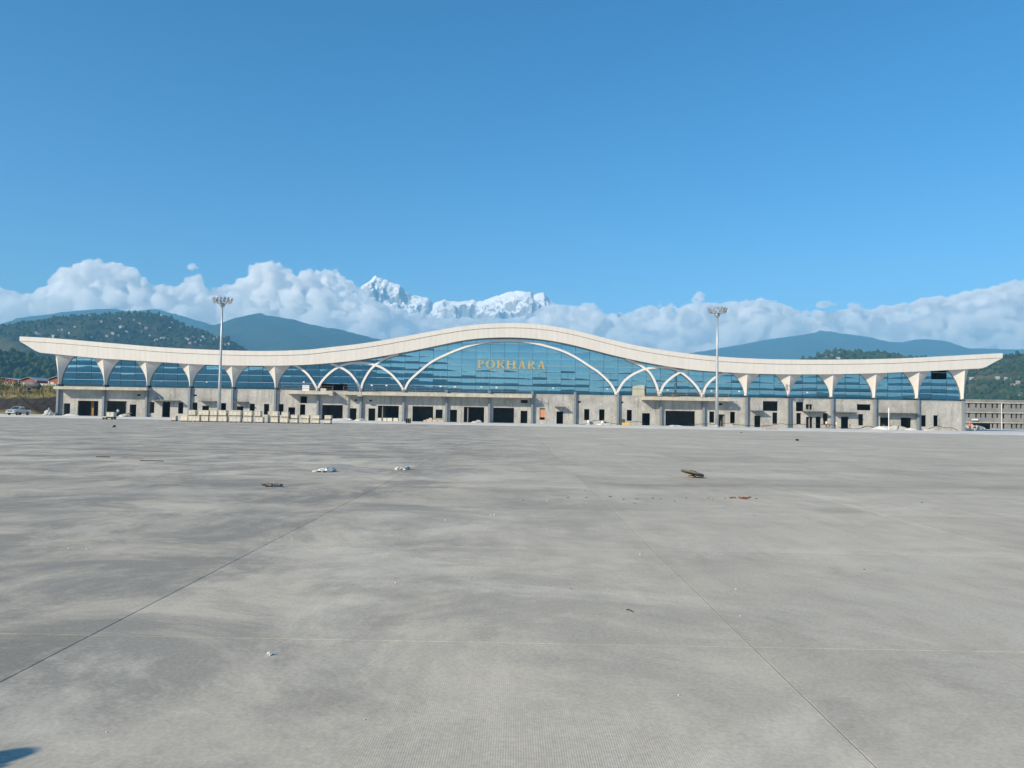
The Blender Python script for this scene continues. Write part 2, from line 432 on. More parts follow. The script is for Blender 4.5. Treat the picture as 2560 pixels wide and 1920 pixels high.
M_conc = concrete('raw concrete render', (0.445, 0.43, 0.395), 0.35, 0.62)
M_slab = concrete('cast slab concrete', (0.50, 0.475, 0.40), 0.5, 0.55, (0.20, 0.15, 0.09))
M_conc2 = concrete('grey block concrete', (0.27, 0.265, 0.25), 0.25, 0.5)
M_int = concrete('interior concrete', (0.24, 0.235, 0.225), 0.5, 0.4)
M_steel = plain('grey blue column paint', (0.20, 0.235, 0.27), 0.45, 0.0, 0.10, 0.8, 0.5)
M_galv = plain('galvanised steel', (0.46, 0.48, 0.48), 0.45, 0.6, 0.10, 2.0, 0.5)
M_rail = plain('rusty railing steel', (0.30, 0.25, 0.22), 0.6, 0.3, 0.3, 1.5, 0.4)
M_mull = plain('dark mullion', (0.05, 0.09, 0.12), 0.4, 0.3, 0.1, 1.0)
M_trans = plain('pale transom', (0.36, 0.47, 0.54), 0.35, 0.4, 0.08, 1.0)
M_white = plain('white paint', (0.78, 0.77, 0.75), 0.5, 0, 0.05, 1.0)
M_black = plain('black rubber', (0.022, 0.022, 0.024), 0.8, 0, 0.25, 4.0)
M_cream = None
t = NT('cream cladding'); oi = t.n('ShaderNodeObjectInfo'); v = t.world()
c = t.ramp(oi.outputs['Random'], [(0.0, (0.685, 0.645, 0.590)), (1.0, (0.710, 0.673, 0.622))])
c = t.mix(t.ramp(t.noise(t.world(scale=(1, 1, 0.15)), 1.1, 5, 0.6), [(0.45, (0, 0, 0)), (0.85, (0.35, 0.35, 0.35))]), c, (0.52, 0.48, 0.43))
t.bsdf(c, 0.5, spec=0.35); M_cream = t.m
M_cap = plain('pale capital cladding', (0.66, 0.62, 0.57), 0.5, 0, 0.05, 0.7)
M_rib = plain('white arch rib', (0.76, 0.73, 0.70), 0.45, 0, 0.04, 0.7)
M_gold = plain('gold letter metal', (0.62, 0.48, 0.22), 0.40, 0.45, 0.22, 1.6, 0.6)
M_cut_face = plain('dark cut face', (0.035, 0.033, 0.034), 0.95, 0, 0.4, 0.5, 0.05, 0.5)
M_wood = plain('weathered timber', (0.27, 0.19, 0.11), 0.8, 0, 0.3, 3.0, 0.2)
M_crate = plain('pale crate board', (0.67, 0.63, 0.53), 0.8, 0, 0.16, 2.2, 0.2, 0.2)
M_crate2 = plain('crate batten', (0.57, 0.53, 0.44), 0.8, 0, 0.2, 2.2, 0.2)
M_pallet = plain('dark pallet wood', (0.075, 0.062, 0.048), 0.9, 0, 0.3, 3.0, 0.1)
M_brick = plain('orange brick', (0.42, 0.15, 0.085), 0.9, 0, 0.2, 1.0, 0.1)
M_tin = plain('pale tin roof', (0.38, 0.42, 0.46), 0.5, 0.3, 0.15, 0.3)
M_white2 = plain('chalky concrete', (0.62, 0.62, 0.58), 0.9, 0, 0.18, 0.7, 0.1, 0.4)

# mirror glass
def glass(name, refl, trans, fac):
    t = NT(name); oi = t.n('ShaderNodeObjectInfo')
    g = t.n('ShaderNodeBsdfGlossy'); g.inputs['Roughness'].default_value = 0.012
    t.l(t.mix(oi.outputs['Random'], tuple(k*0.90 for k in refl), refl), g.inputs[0])
    tp = t.n('ShaderNodeBsdfTransparent'); tp.inputs[0].default_value = (*trans, 1)
    fr = t.n('ShaderNodeFresnel'); fr.inputs[0].default_value = 1.5
    f2 = t.math('ADD', t.math('MULTIPLY', fr.outputs[0], 1.0-fac), fac)
    m = t.n('ShaderNodeMixShader'); t.l(f2, m.inputs[0]); t.l(tp.outputs[0], m.inputs[1]); t.l(g.outputs[0], m.inputs[2])
    t.l(m.outputs[0], t.out.inputs[0]); return t.m
M_glass = glass('blue mirror glass', (0.64, 0.92, 0.99), (0.56, 0.80, 0.82), 0.60)
M_clear = glass('canopy glass', (0.8, 0.9, 0.9), (0.22, 0.28, 0.26), 0.08)

# ------------------------------------------------------------------ ground, apron, kerb strip
M_dirt = plain('valley ground', (0.10, 0.11, 0.055), 0.95, 0, 0.35, 0.02, 0.05)
mesh_obj('ground', [(-9200,-6700,-0.9),(9200,-6700,-0.9),(9200,10000,-0.9),(-9200,10000,-0.9)], [(0,1,2,3)], M_dirt)['kind'] = 'structure'

def apron_material(name, joints):
    t = NT(name); v = t.world(); oi = t.n('ShaderNodeObjectInfo')
    big = t.noise(t.world(scale=(0.6, 1, 1)), 0.10, 5, 0.6)
    mid = t.noise(t.world(scale=(0.8, 0.8, 1), loc=(9, 4, 0)), 1.3, 9, 0.70, 0.9); stk = t.noise(t.world(scale=(1.0, 0.12, 1), loc=(2, 8, 0)), 3.0, 6, 0.65)
    fin = t.noise(v, 34.0, 4, 0.65)
    base = t.ramp(big, [(0.32, (0.50, 0.445, 0.358)), (0.55, (0.575, 0.512, 0.405)), (0.75, (0.615, 0.545, 0.42))])
    patch = t.ramp(mid, [(0.30, (0.84, 0.84, 0.84)), (0.52, (0.99, 0.99, 0.99)), (0.74, (1.07, 1.065, 1.05))])
    c = t.mix(1.0, base, patch, 'MULTIPLY')
    c = t.mix(1.0, c, t.ramp(stk, [(0.30, (0.90, 0.90, 0.90)), (0.70, (1.05, 1.05, 1.05))]), 'MULTIPLY')
    # damp darker side towards -X, near the camera
    sx = t.n('ShaderNodeSeparateXYZ'); t.l(v, sx.inputs[0])
    left = t.n('ShaderNodeMapRange', i_1=4.0, i_2=-3.0, i_3=0.06, i_4=1.0); t.l(sx.outputs[0], left.inputs[0])
    blot = t.ramp(t.noise(t.world(scale=(0.8, 0.8, 1), loc=(3, 11, 0)), 0.55, 10, 0.74, 0.6), [(0.43, (0, 0, 0)), (0.56, (0.85, 0.85, 0.85))])
    c = t.mix(t.math('MULTIPLY', left.outputs[0], blot), c, (0.265, 0.248, 0.212))
    # broad dusty and scuffed patches with ragged edges
    dus = t.ramp(t.noise(t.world(scale=(0.9, 0.9, 1), loc=(17, 2, 0)), 0.30, 10, 0.74, 0.6), [(0.50, (0, 0, 0)), (0.60, (0.55, 0.55, 0.55))])
    c = t.mix(dus, c, (0.66, 0.60, 0.485))
    scu = t.ramp(t.noise(t.world(scale=(0.8, 0.8, 1), loc=(41, 23, 0)), 0.24, 10, 0.76, 0.9), [(0.53, (0, 0, 0)), (0.64, (0.45, 0.45, 0.45))])
    c = t.mix(scu, c, (0.34, 0.31, 0.26))
    # brown track of dirt dragged across the apron
    line = t.math('ABSOLUTE', t.math('SUBTRACT', sx.outputs[1], t.math('ADD', t.math('MULTIPLY', sx.outputs[0], 0.10), t.math('ADD', 17.6, t.math('MULTIPLY', t.noise(v, 0.35, 3), 1.3)))))
    trk = t.n('ShaderNodeMapRange', i_1=0.75, i_2=0.1, i_3=0.0, i_4=0.5); t.l(line, trk.inputs[0])
    trf = t.math('MULTIPLY', trk.outputs[0], t.ramp(t.noise(t.world(scale=(0.12, 1, 1)), 1.6, 5, 0.7), [(0.36, (0, 0, 0)), (0.62, (1, 1, 1))]))
    c = t.mix(trf, c, (0.25, 0.205, 0.15))
    # brushed grooves along Y
    wv = t.n('ShaderNodeTexWave', wave_type='BANDS', bands_direction='X'); wv.inputs['Scale'].default_value = 26.0
    wv.inputs['Distortion'].default_value = 0.6; wv.inputs['Detail'].default_value = 1.0; wv.inputs['Detail Scale'].default_value = 0.5
    t.l(v, wv.inputs['Vector'])
    gmask = t.ramp(t.noise(t.world(loc=(5, 1, 0)), 0.22, 4), [(0.35, (0.25, 0.25, 0.25)), (0.6, (1, 1, 1))])
    g = t.math('MULTIPLY', wv.outputs['Fac'], gmask)
    c = t.mix(t.math('MULTIPLY', g, 0.36), c, (0.24, 0.235, 0.225))
    c = t.mix(0.34, c, t.ramp(fin, [(0.25, (0.25, 0.25, 0.25)), (0.75, (0.75, 0.75, 0.75))]), 'OVERLAY')
    # grainy grit
    gr = t.ramp(t.noise(v, 70.0, 2, 0.5), [(0.66, (0, 0, 0)), (0.74, (0.5, 0.5, 0.5))]); c = t.mix(gr, c, (0.66, 0.60, 0.50))
    if joints:
        xm = t.math('PINGPONG', t.math('SUBTRACT', sx.outputs[0], JX0), JW/2); ym = t.math('PINGPONG', t.math('SUBTRACT', sx.outputs[1], JY0), JL/2)
        jl = t.math('LESS_THAN', t.math('MINIMUM', xm, t.math('ADD', ym, 0.004)), 0.012)
        c = t.mix(t.math('MULTIPLY', jl, 0.55), c, (0.12, 0.11, 0.10))
    else:
        rv = t.n('ShaderNodeMapRange', i_1=0.0, i_2=1.0, i_3=0.87, i_4=1.07); t.l(oi.outputs['Random'], rv.inputs[0])
        hs = t.n('ShaderNodeHueSaturation'); t.l(rv.outputs[0], hs.inputs['Value']); t.l(c, hs.inputs['Color']); c = hs.outputs[0]
    hgt = t.math('ADD', t.math('MULTIPLY', g, 0.6), t.math('MULTIPLY', fin, 0.5))
    t.bsdf(c, 0.85, spec=0.25, normal=t.bump(hgt, 0.35, 0.004)); return t.m
gl = G(0, 1703.5); gr_ = G(2194, 1920)
JX0 = G(577, 1407).x                                # the dark joint left of the camera
JX1 = G(1866, 1602).x                               # and the one on the right
JW = JX1-JX0
jy = [G(1280, y).y for y in (1607, 1369.6, 1267, 1219)]
JY0 = jy[0]; JL = (jy[3]-jy[0])/3
print('JOINTS', JX0, JX1, JW, jy, JL)
M_apron = apron_material('brushed apron concrete', False)
M_apron_far = apron_material('apron concrete beyond', True)
M_seal = plain('dark joint sealant', (0.030, 0.029, 0.028), 0.8, 0, 0.3, 2.0)
M_seal2 = plain('worn joint sealant', (0.13, 0.12, 0.105), 0.85, 0, 0.6, 1.4)
M_dust = plain('dusty joint', (0.24, 0.225, 0.20), 0.9, 0, 0.3, 2.5)
NX0, NX1, NY0, NY1 = -5, 6, -2, 8                    # slabs built one by one
XA, XB = JX0+NX0*JW, JX0+NX1*JW; YA, YB = JY0+NY0*JL, JY0+NY1*JL
ap = mesh_obj('apron', [(-150,-45,-0.012),(150,-45,-0.012),(150,150,-0.012),(-150,150,-0.012)], [(0,1,2,3)], M_apron_far); ap['kind'] = 'structure'
# lower bed under the separate slabs is darker sealant; the far sheet is raised to their level round about
far = MB()
for (a, b, c_, d) in ((-150, XA, -45, 150), (XB, 150, -45, 150), (XA, XB, -45, YA), (XA, XB, YB, 150)):
    far.add([(a, c_, 0), (b, c_, 0), (b, d, 0), (a, d, 0)], [(0, 1, 2, 3)])
far.build('far_slab_field', M_apron_far, ap)
for k in range(NX0, NX1+1):
    x = JX0 + k*JW
    MB().box(x-0.03, x+0.03, YA, YB, -0.0118, -0.005).build('joint_sealant', M_seal if k in (0, -2) else M_seal2 if k in (1, 3) else M_dust, ap)
for k in range(NY0, NY1+1):
    y = JY0 + k*JL
    MB().box(XA, XB, y-0.03, y+0.03, -0.0117, -0.0035).build('joint_sealant', M_dust, ap)
slab_me = MB()
g_ = 0.005
slab_me.add([(-JW/2+g_,-JL/2+g_,0),(JW/2-g_,-JL/2+g_,0),(JW/2-g_,JL/2-g_,0),(-JW/2+g_,JL/2-g_,0),
             (-JW/2+g_*0.5,-JL/2+g_*0.5,-0.0115),(JW/2-g_*0.5,-JL/2+g_*0.5,-0.0115),(JW/2-g_*0.5,JL/2-g_*0.5,-0.0115),(-JW/2+g_*0.5,JL/2-g_*0.5,-0.0115)],
            [(0,1,2,3),(0,4,5,1),(1,5,6,2),(2,6,7,3),(3,7,4,0)])
slab_me = slab_me.mesh('concrete_slab', M_apron)
for i in range(NX0, NX1):
    for j in range(NY0, NY1):
        link('concrete_slab', slab_me, ap, (JX0+(i+0.5)*JW, JY0+(j+0.5)*JL, random.uniform(-0.0012, 0.0)))
# pale kerb strip in front of the terminal, front edge uneven
V = []; Fc = []; n_ = 120
for i in range(n_+1):
    x = -150 + 300*i/n_
    ye = 123.5 - 0.085*x + 1.3*noise.noise(Vector((x*0.11, 2, 0))) + 0.4*noise.noise(Vector((x*0.6, 5, 0)))
    V += [(x, ye-0.5, -0.02), (x, ye, 0.10), (x, 149, 0.12), (x, 240, 0.12)]
for i in range(n_):
    for k in range(3):
        a = i*4+k; Fc.append((a, a+4, a+5, a+1))
M_strip = concrete('pale dusty pavement', (0.62, 0.61, 0.57), 0.3, 0.3, (0.40, 0.38, 0.33))
mesh_obj('pavement', V, Fc, M_strip, smooth=True)['kind'] = 'structure'

# ------------------------------------------------------------------ the terminal
D = 158.0
YW = D-0.25                                         # front of the ground-floor wall
Z0, ZS = 0.12, 6.25
YF = D-1.75                                         # front of the fascia
term = empty('terminal_building', (0, D, 0))
tag(term, 'long unfinished airport terminal with wavy cream roof and blue glass', 'building')
term_inv = Matrix.Translation((0, -D, 0))
def TB(mb, name, mat, parent=None, smooth=False):    # build a part of the terminal from world coordinates
    par = parent or term
    mb.v = [(x, y-D, z) for x, y, z in mb.v]
    o = mb.build(name, mat, None, smooth)
    o.parent = par
    if par is not term:                              # keep sub-parts in the building's frame
        o.location = -par.location if par.parent is term else (0, 0, 0)
    return o
COLX = [P(x, 1040, YW-0.35).x for x in [143] + [258+107.2*k for k in range(20)] + [2409]]

def curve(pts, Y):
    w = sorted((P(x, y, Y).x, P(x, y, Y).z) for x, y in pts)
    def raw(x): return interp(w, x)
    def f(x, s=3.2): return sum(raw(x+s*k/4)*c for k, c in zip((-4,-3,-2,-1,0,1,2,3,4), (1,2,3,4,5,4,3,2,1)))/25
    return f, w[0][0], w[-1][0]
top_px = [(49.7,841.2),(137,846),(235,854.5),(400,868.4),(470,872.3),(548,875.6),(633,877.8),(687,877.8),(741,876),(780,874.5),(812,869.6),(884.7,862),(957,851.2),(1029,838),(1101,824.5),(1154,815.4),(1208,810),(1262,807.8),(1317,808.5),(1371,813.6),(1425,823),(1460,832),(1500,842),(1532,851.0),(1604,867),(1677,878.7),(1749,887.7),(1803,892.5),(1860,895.8),(1928,898.6),(2019,899.6),(2109,899.2),(2160,898.6),(2220,897.3),(2268,895.6),(2377,889.9),(2506,882.8)]
bot_px = [(95,880.8),(137,885),(235,895),(400,905),(470,909.8),(548,913),(633,914.3),(705,914),(760,912.4),(812,908.6),(884,902),(957,890),(1029,877),(1100,862.5),(1154,850.6),(1208,844.6),(1262,842.8),(1317,844.4),(1371,849.9),(1425,860.0),(1460,869.5),(1500,879.4),(1532,888),(1604,904),(1677,917.5),(1749,926.6),(1860,933.3),(1928,935.3),(2019,936),(2109,935.0),(2160,934),(2220,932),(2268,929.8),(2377,924.8),(2459,920.3)]
topz, XL, XR = curve(top_px, YF); botc, XbL, XbR = curve(bot_px, YF)
BAND = 0.92
def botz(x):
    if x < XbL: t_ = (x-XL)/(XbL-XL); return (topz(XL)-BAND)*(1-t_) + botc(XbL)*t_
    if x > XbR: t_ = (XR-x)/(XR-XbR); return (topz(XR)-BAND)*(1-t_) + botc(XbR)*t_
    return botc(x)
# roof body
N = 200; mb = MB(); y0, y1 = YF+0.32, D+46
xs = sorted([XL+0.05+(XR-XL-0.1)*i/N for i in range(N+1)] + [XbL, XbR])
for x in xs:
    zt, zb = topz(x)-0.05, botz(x)+0.02
    mb.v += [(x, y0, zt), (x, y0, zb), (x, y1, zb), (x, y1, zt)]
for i in range(len(xs)-1):
    for k in range(4):
        a = i*4+k; b = i*4+(k+1) % 4; mb.f.append((a, a+4, b+4, b))
mb.f.append((0, 1, 2, 3)); n4 = (len(xs)-1)*4; mb.f.append((n4+3, n4+2, n4+1, n4))
M_soffit = plain('soffit cladding', (0.50, 0.48, 0.46), 0.6, 0, 0.06, 0.5)
roof = TB(mb, 'roof', M_soffit)
# fascia: lower panels lean back, a thin dark joint, upper edge band stands proud
npan = 186; pw = (XR-XL)/npan
for i in range(npan):
    a, b = XL+i*pw+0.007, XL+(i+1)*pw-0.007
    mb = MB()
    for x in (a, b):
        zt = topz(x)-BAND-0.07; zb = min(botz(x), zt-0.02)
        lean = 0.03*(zt-zb)
        mb.v += [(x, YF, zt), (x, YF+lean, zb), (x, YF+lean+0.06, zb), (x, YF+0.06, zt)]
    mb.f += [(0,1,5,4),(1,2,6,5),(2,3,7,6),(3,0,4,7),(3,2,1,0),(4,5,6,7)]
    TB(mb, 'fascia_panel', M_cream, roof)
    mb = MB()
    for x in (a, b):
        zt = topz(x)+0.02; zb = topz(x)-BAND
        mb.v += [(x, YF-0.10, zt), (x, YF-0.10, zb), (x, YF+0.30, zb), (x, YF+0.30, zt)]
    mb.f += [(0,1,5,4),(1,2,6,5),(2,3,7,6),(3,0,4,7),(3,2,1,0),(4,5,6,7)]
    TB(mb, 'roof_edge_panel', M_cream, roof)
# backing rail behind the fascia joint
mb = MB()
for x in xs:
    zt = topz(x)-0.1; zb = max(botz(x)+0.06, zt-3.0) if XL+4 < x < XR-4 else zt-0.9
    mb.v += [(x, YF+0.31, zt), (x, YF+0.31, zb)]
for i in range(len(xs)-1): mb.f.append((i*2, i*2+1, i*2+3, i*2+2))
TB(mb, 'fascia_backing', M_mull, roof)

# ground-floor wall with its openings (pixels of the photograph)
def zr(x0, rects): return [(x0+a/5.53, 800+b/5.53, x0+c/5.53, 800+d/5.53) for a, b, c, d in rects]
OPEN = []
OPEN += zr(0, [(878,1152,968,1308),(1073,1117,1358,1312),(1468,1120,1752,1322),(1790,1168,1882,1322),(1895,1025,1942,1050),(2062,1132,2133,1285)])
OPEN += zr(380, [(140,1130,250,1330),(360,1140,432,1295),(572,1030,620,1052),(555,1140,627,1292),(693,1185,785,1345),(950,1148,1023,1300),(1170,1193,1260,1350),(1348,1157,1420,1305),(1546,1160,1618,1308),(1747,1162,1818,1312),(1882,1207,1977,1355),(2050,1055,2143,1150),(2045,1167,2118,1318)])
OPEN += zr(740, [(358,1175,645,1382),(740,1220,835,1390),(810,1097,850,1120),(1012,1102,1050,1127),(1000,1222,1095,1395),(1130,1185,1420,1400),(1610,1193,1895,1405),(1930,1238,2025,1358),(2130,1240,2225,1415)])
OPEN += zr(1100, [(138,1240,233,1385),(328,1203,610,1410),(735,1213,1022,1415),(1118,1105,1213,1150),(1113,1255,1207,1425),(1377,1220,1450,1380),(1610,1265,1702,1430),(1900,1120,1947,1145),(1993,1232,2065,1385),(2200,1235,2270,1388)])
OPEN += zr(1460, [(212,1238,285,1388),(510,1127,545,1152),(592,1243,663,1395),(803,1288,913,1450),(1125,1257,1535,1465),(1733,1265,1803,1420),(1865,1150,1913,1178),(1862,1305,1950,1470),(2020,1270,2090,1425)])
OPEN += zr(1820, [(483,1120,690,1258),(365,1322,452,1478),(615,1278,685,1435),(940,1130,1045,1262),(1075,1165,1165,1240),(945,1285,1012,1440),(1080,1338,1168,1488),(1213,1337,1285,1490),(1312,1290,1380,1445),(1783,1165,1975,1248),(1562,1337,1668,1492),(1803,1300,1873,1457)])
OPEN += zr(2160, [(222,1347,367,1508),(510,1350,653,1512),(793,1317,862,1473),(960,1318,1027,1470)])
HOLES = []
for (a, b, c_, d) in OPEN:
    p, q = P(a, (b+d)/2, YW), P(c_, (b+d)/2, YW); m_ = (a+c_)/2
    zt, zb = P(m_, b, YW).z, P(m_, d, YW).z
    if zb < 0.55: zb = Z0+0.02
    HOLES.append((p.x, q.x, zb, zt))
def wall_mesh(mb, x0, x1, z0, z1, holes, yf, yb):
    X = sorted({x0, x1} | {h[0] for h in holes} | {h[1] for h in holes}); Z = sorted({z0, z1} | {h[2] for h in holes} | {h[3] for h in holes})
    solid = {}
    for i in range(len(X)-1):
        for j in range(len(Z)-1):
            cx, cz = (X[i]+X[i+1])/2, (Z[j]+Z[j+1])/2
            solid[i, j] = not any(h[0] < cx < h[1] and h[2] < cz < h[3] for h in holes)
    for (i, j), s_ in solid.items():
        if not s_: continue
        a, b, c_, d = X[i], X[i+1], Z[j], Z[j+1]
        mb.add([(a,yf,c_),(b,yf,c_),(b,yf,d),(a,yf,d)], [(0,1,2,3)])
        mb.add([(a,yb,c_),(b,yb,c_),(b,yb,d),(a,yb,d)], [(3,2,1,0)])
        if not solid.get((i-1, j), False): mb.add([(a,yf,c_),(a,yf,d),(a,yb,d),(a,yb,c_)], [(0,1,2,3)])
        if not solid.get((i+1, j), False): mb.add([(b,yf,c_),(b,yb,c_),(b,yb,d),(b,yf,d)], [(0,1,2,3)])
        if not solid.get((i, j-1), False): mb.add([(a,yf,c_),(a,yb,c_),(b,yb,c_),(b,yf,c_)], [(0,1,2,3)])
        if not solid.get((i, j+1), False): mb.add([(a,yf,d),(b,yf,d),(b,yb,d),(a,yb,d)], [(0,1,2,3)])
WX0, WX1 = COLX[0]+0.15, COLX[-1]+0.25
for k in range(21):
    a = WX0 if k == 0 else COLX[k]; b = WX1 if k == 20 else COLX[k+1]
    hs = [(max(h[0], a), min(h[1], b), h[2], h[3]) for h in HOLES if h[1] > a and h[0] < b]
    mb = MB(); wall_mesh(mb, a, b, Z0-0.1, ZS-0.16, hs, YW, YW+0.32); TB(mb, 'wall', M_conc)
TB(MB().box(WX0-0.02, WX1+0.02, YW-0.05, D+0.16, ZS-0.16, ZS), 'sill', concrete('sill concrete', (0.44, 0.42, 0.38), 0.4, 0.4))
# pale concrete pilasters beside the steel columns
for k in (4, 5, 12, 13, 14, 15, 16, 17, 18, 19, 20):
    TB(MB().box(COLX[k]-0.62, COLX[k]+0.55, YW-0.06, YW-0.004, Z0, ZS-0.17), 'pilaster', M_slab if k < 6 else concrete('pilaster concrete %d' % k, (0.42, 0.40, 0.34), 0.5, 0.5))
# inside: floors, added cross walls that darken the rooms, back wall
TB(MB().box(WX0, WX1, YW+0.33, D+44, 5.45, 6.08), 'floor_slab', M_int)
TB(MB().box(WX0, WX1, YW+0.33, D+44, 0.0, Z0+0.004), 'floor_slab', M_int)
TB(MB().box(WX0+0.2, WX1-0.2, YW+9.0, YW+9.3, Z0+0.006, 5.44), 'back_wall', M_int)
mb = MB(); bx = [WX0+0.2+(WX1-WX0-0.4)*i/80 for i in range(81)]
for x in bx: mb.v += [(x, D+40.6, 6.09), (x, D+40.6, botz(x)+0.015), (x, D+40.9, botz(x)+0.015), (x, D+40.9, 6.09)]
for i in range(80):
    for k in range(4): mb.f.append((i*4+k, i*4+(k+1) % 4, i*4+4+(k+1) % 4, i*4+4+k))
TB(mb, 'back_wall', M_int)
for k in range(21):  # unseen cross walls, added to keep the openings dark
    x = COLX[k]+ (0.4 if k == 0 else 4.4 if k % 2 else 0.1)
    TB(MB().box(x-0.1, x+0.1, YW+0.34, YW+8.98, Z0+0.006, 5.44), 'darkening_wall', M_int)
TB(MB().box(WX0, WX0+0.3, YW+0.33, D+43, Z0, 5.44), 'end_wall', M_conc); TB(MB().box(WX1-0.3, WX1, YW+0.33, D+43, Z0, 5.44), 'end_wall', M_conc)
for k in range(0, 22):
    x = COLX[k]; zt = botz(x)+0.3
    if 5 < k < 16:
        TB(MB().lathe([(0.42, 6.09), (0.42, zt)], 14, 'Z', (x-0.1, D+0.75, 0)), 'interior_column', M_white, smooth=True)
for (a, b, ya, yb_, dd) in [(1476,936,1498,1000,3.0),(1512,944,1527,1000,3.0),(1560,946,1575,1001,3.2),(1612,950,1648,1002,3.0),(2194,958,2224,1002,2.5),(2226,972,2258,1003,2.6),(2365,965,2396,1003,2.5),(1190,880,1200,985,9.0)]:
    p, q = P(a, yb_ if False else 0, D+dd) if False else P(a, b, D+dd), P(ya, yb_, D+dd)
    TB(MB().box(p.x, q.x, D+dd, D+dd+0.15, 6.085, p.z), 'added_panel', plain('pale added panel', (0.62, 0.63, 0.58), 0.8, 0, 0.08, 0.5))  # added pale panels that make the bright blocks showing in the glass

# steel columns
ZC = 6.72
for k, x in enumerate(COLX):
    c = TB(MB().bevbox(x-0.22, x+0.22, YW-0.62, YW-0.07, Z0, ZC, 0.02), 'steel_column', M_steel)
    TB(MB().box(x-0.30, x+0.30, YW-0.70, YW-0.055, Z0-0.02, Z0+0.10), 'base_plate', M_steel, c)
    if k < 6 or k > 15: TB(MB().box(x-0.26, x+0.26, YW-0.66, YW-0.06, ZC-0.42, ZC-0.12), 'collar', M_mull, c)
# flared capitals
for k, x in enumerate(COLX):
    if 5 < k < 16: continue
    mb = MB(); n_ = 14
    for j in range(n_+1):
        s_ = j/n_
        wl = 0.32 + 2.55*s_**2.05; wr = wl
        if k == 0: wl = 0.32 + 0.98*s_**1.6
        if k == 21: wr = 0.32 + 0.98*s_**1.6
        yd = 0.42 + 0.86*s_**1.35
        def zz(xx): zt = botz(xx)+0.05; return ZC-0.12 + (zt-ZC+0.12)*s_
        mb.v += [(x-wl, D-0.20, zz(x-wl)), (x-wl*0.04, D-0.2-yd, zz(x)), (x+wr, D-0.20, zz(x+wr)), (x+wr, D-0.06, zz(x+wr)), (x-wl, D-0.06, zz(x-wl))]
    for j in range(n_):
        for i in range(5):
            a = j*5+i; b = j*5+(i+1) % 5; mb.f.append((a, b, b+5, a+5))
    mb.f.append((4, 3, 2, 1, 0)); mb.f.append(tuple(n_*5+i for i in range(5)))
    o = TB(mb, 'column_capital', M_cap)
    me = o.data
    for poly in me.polygons: poly.use_smooth = False

# curtain wall: transoms, mullions, panes
ROW = 1.46
zk = lambda j: ZS + ROW*j
def clear(x): return botz(x)+0.04
j = 1
while True:
    z = zk(j); run = None; made = False
    x = COLX[0]+0.3
    while x <= COLX[-1]-0.3+1e-6:
        ok = clear(x) > z+0.05
        if ok and run is None: run = x
        if (not ok or x+0.25 > COLX[-1]-0.3) and run is not None:
            if x-run > 1.0: TB(MB().box(run, x, D-0.055, D+0.10, z-0.038, z+0.038), 'transom', M_trans); made = True
            run = None
        x += 0.25
    if not made: break
    j += 1
VX = []
for k in range(21):
    for i in range(3): VX.append(COLX[k] + (COLX[k+1]-COLX[k])*i/3)
VX.append(COLX[-1])
for i, x in enumerate(VX[1:-1], 1):
    TB(MB().box(x-0.03, x+0.03, D-0.045, D+0.09, ZS, clear(x)), 'mullion', M_mull)
MISSING = [P(832, 968, D), P(850, 968, D), P(1592, 977, D), P(2345, 945, D)]
npane = 0; rp = random.Random(3)
STICK = [(759,955),(819,960),(929,963),(966,963.5),(1028,963.8),(1101,966),(1137,966.8),(1203,966.8),(1241,968.6),(1383,970),(1518,972),(1669,975),(1779,977),(1848,978.5),(2018.5,981),(516,954.6)]
sticks = [P(x, y, D-0.08) for x, y in STICK]
pane_list = []
for i in range(len(VX)-1):
    a, b = VX[i]+0.03, VX[i+1]-0.03
    zmax = max(clear(a), clear(b), clear((a+b)/2))
    j = 0
    while zk(j) < zmax-0.06:
        za = zk(j)+(0.038 if j else 0.0); nxt = zk(j+1)-0.038
        if zk(j+1) > zmax-0.55: nxt = 99
        pane_list.append((a, b, za, nxt, j))
        if nxt == 99: break
        j += 1
def inside(p, q): return q[0] < p.x < q[1] and q[2] < p.z < q[3]
for q in pane_list:
    a, b, za, zb, j = q
    hole = any(inside(m_, q) for m_ in MISSING)
    if hole: continue
    nu, nv = 3, 4
    kz = rp.uniform(0.017, 0.024); kx = rp.uniform(-0.001, 0.002); tz = rp.gauss(0, 0.0026); tx = rp.gauss(0, 0.0012)
    wob = rp.uniform(-0.5, 0.5)
    mb = MB()
    for jv in range(nv+1):
        for iu in range(nu+1):
            x = a+(b-a)*iu/nu; top_ = min(zb, clear(x)); z = za + max(0.02, top_-za)*jv/nv
            u = x-(a+b)/2; w = z-za-ROW/2
            y = D + 0.02 + 0.5*kz*w*w*(1+wob*u/1.5) + 0.5*kx*u*u + tz*w + tx*u
            mb.v.append((x, y, z))
    for jv in range(nv):
        for iu in range(nu):
            c_ = jv*(nu+1)+iu; mb.f.append((c_, c_+1, c_+nu+2, c_+nu+1))
    o = TB(mb, 'glass_pane', M_glass, smooth=True); npane += 1
    for s_ in sticks:
        if inside(s_, q):
            TB(MB().box(s_.x-0.19, s_.x+0.19, D-0.012, D-0.004, s_.z-0.13, s_.z+0.13), 'sticker', M_white, o)
print('PANES', npane)
for xe in (COLX[0]+0.12, COLX[-1]-0.12):            # glazed ends of the hall
    for k in range(13):
        ya, yb_ = D+0.2+k*3.1, D+0.2+(k+1)*3.1-0.06
        TB(MB().box(xe-0.02, xe+0.02, ya, yb_, ZS, botz(xe)+0.03), 'end_pane', M_glass)
        TB(MB().box(xe-0.05, xe+0.05, yb_, yb_+0.06, ZS, botz(xe)+0.03), 'mullion', M_mull)
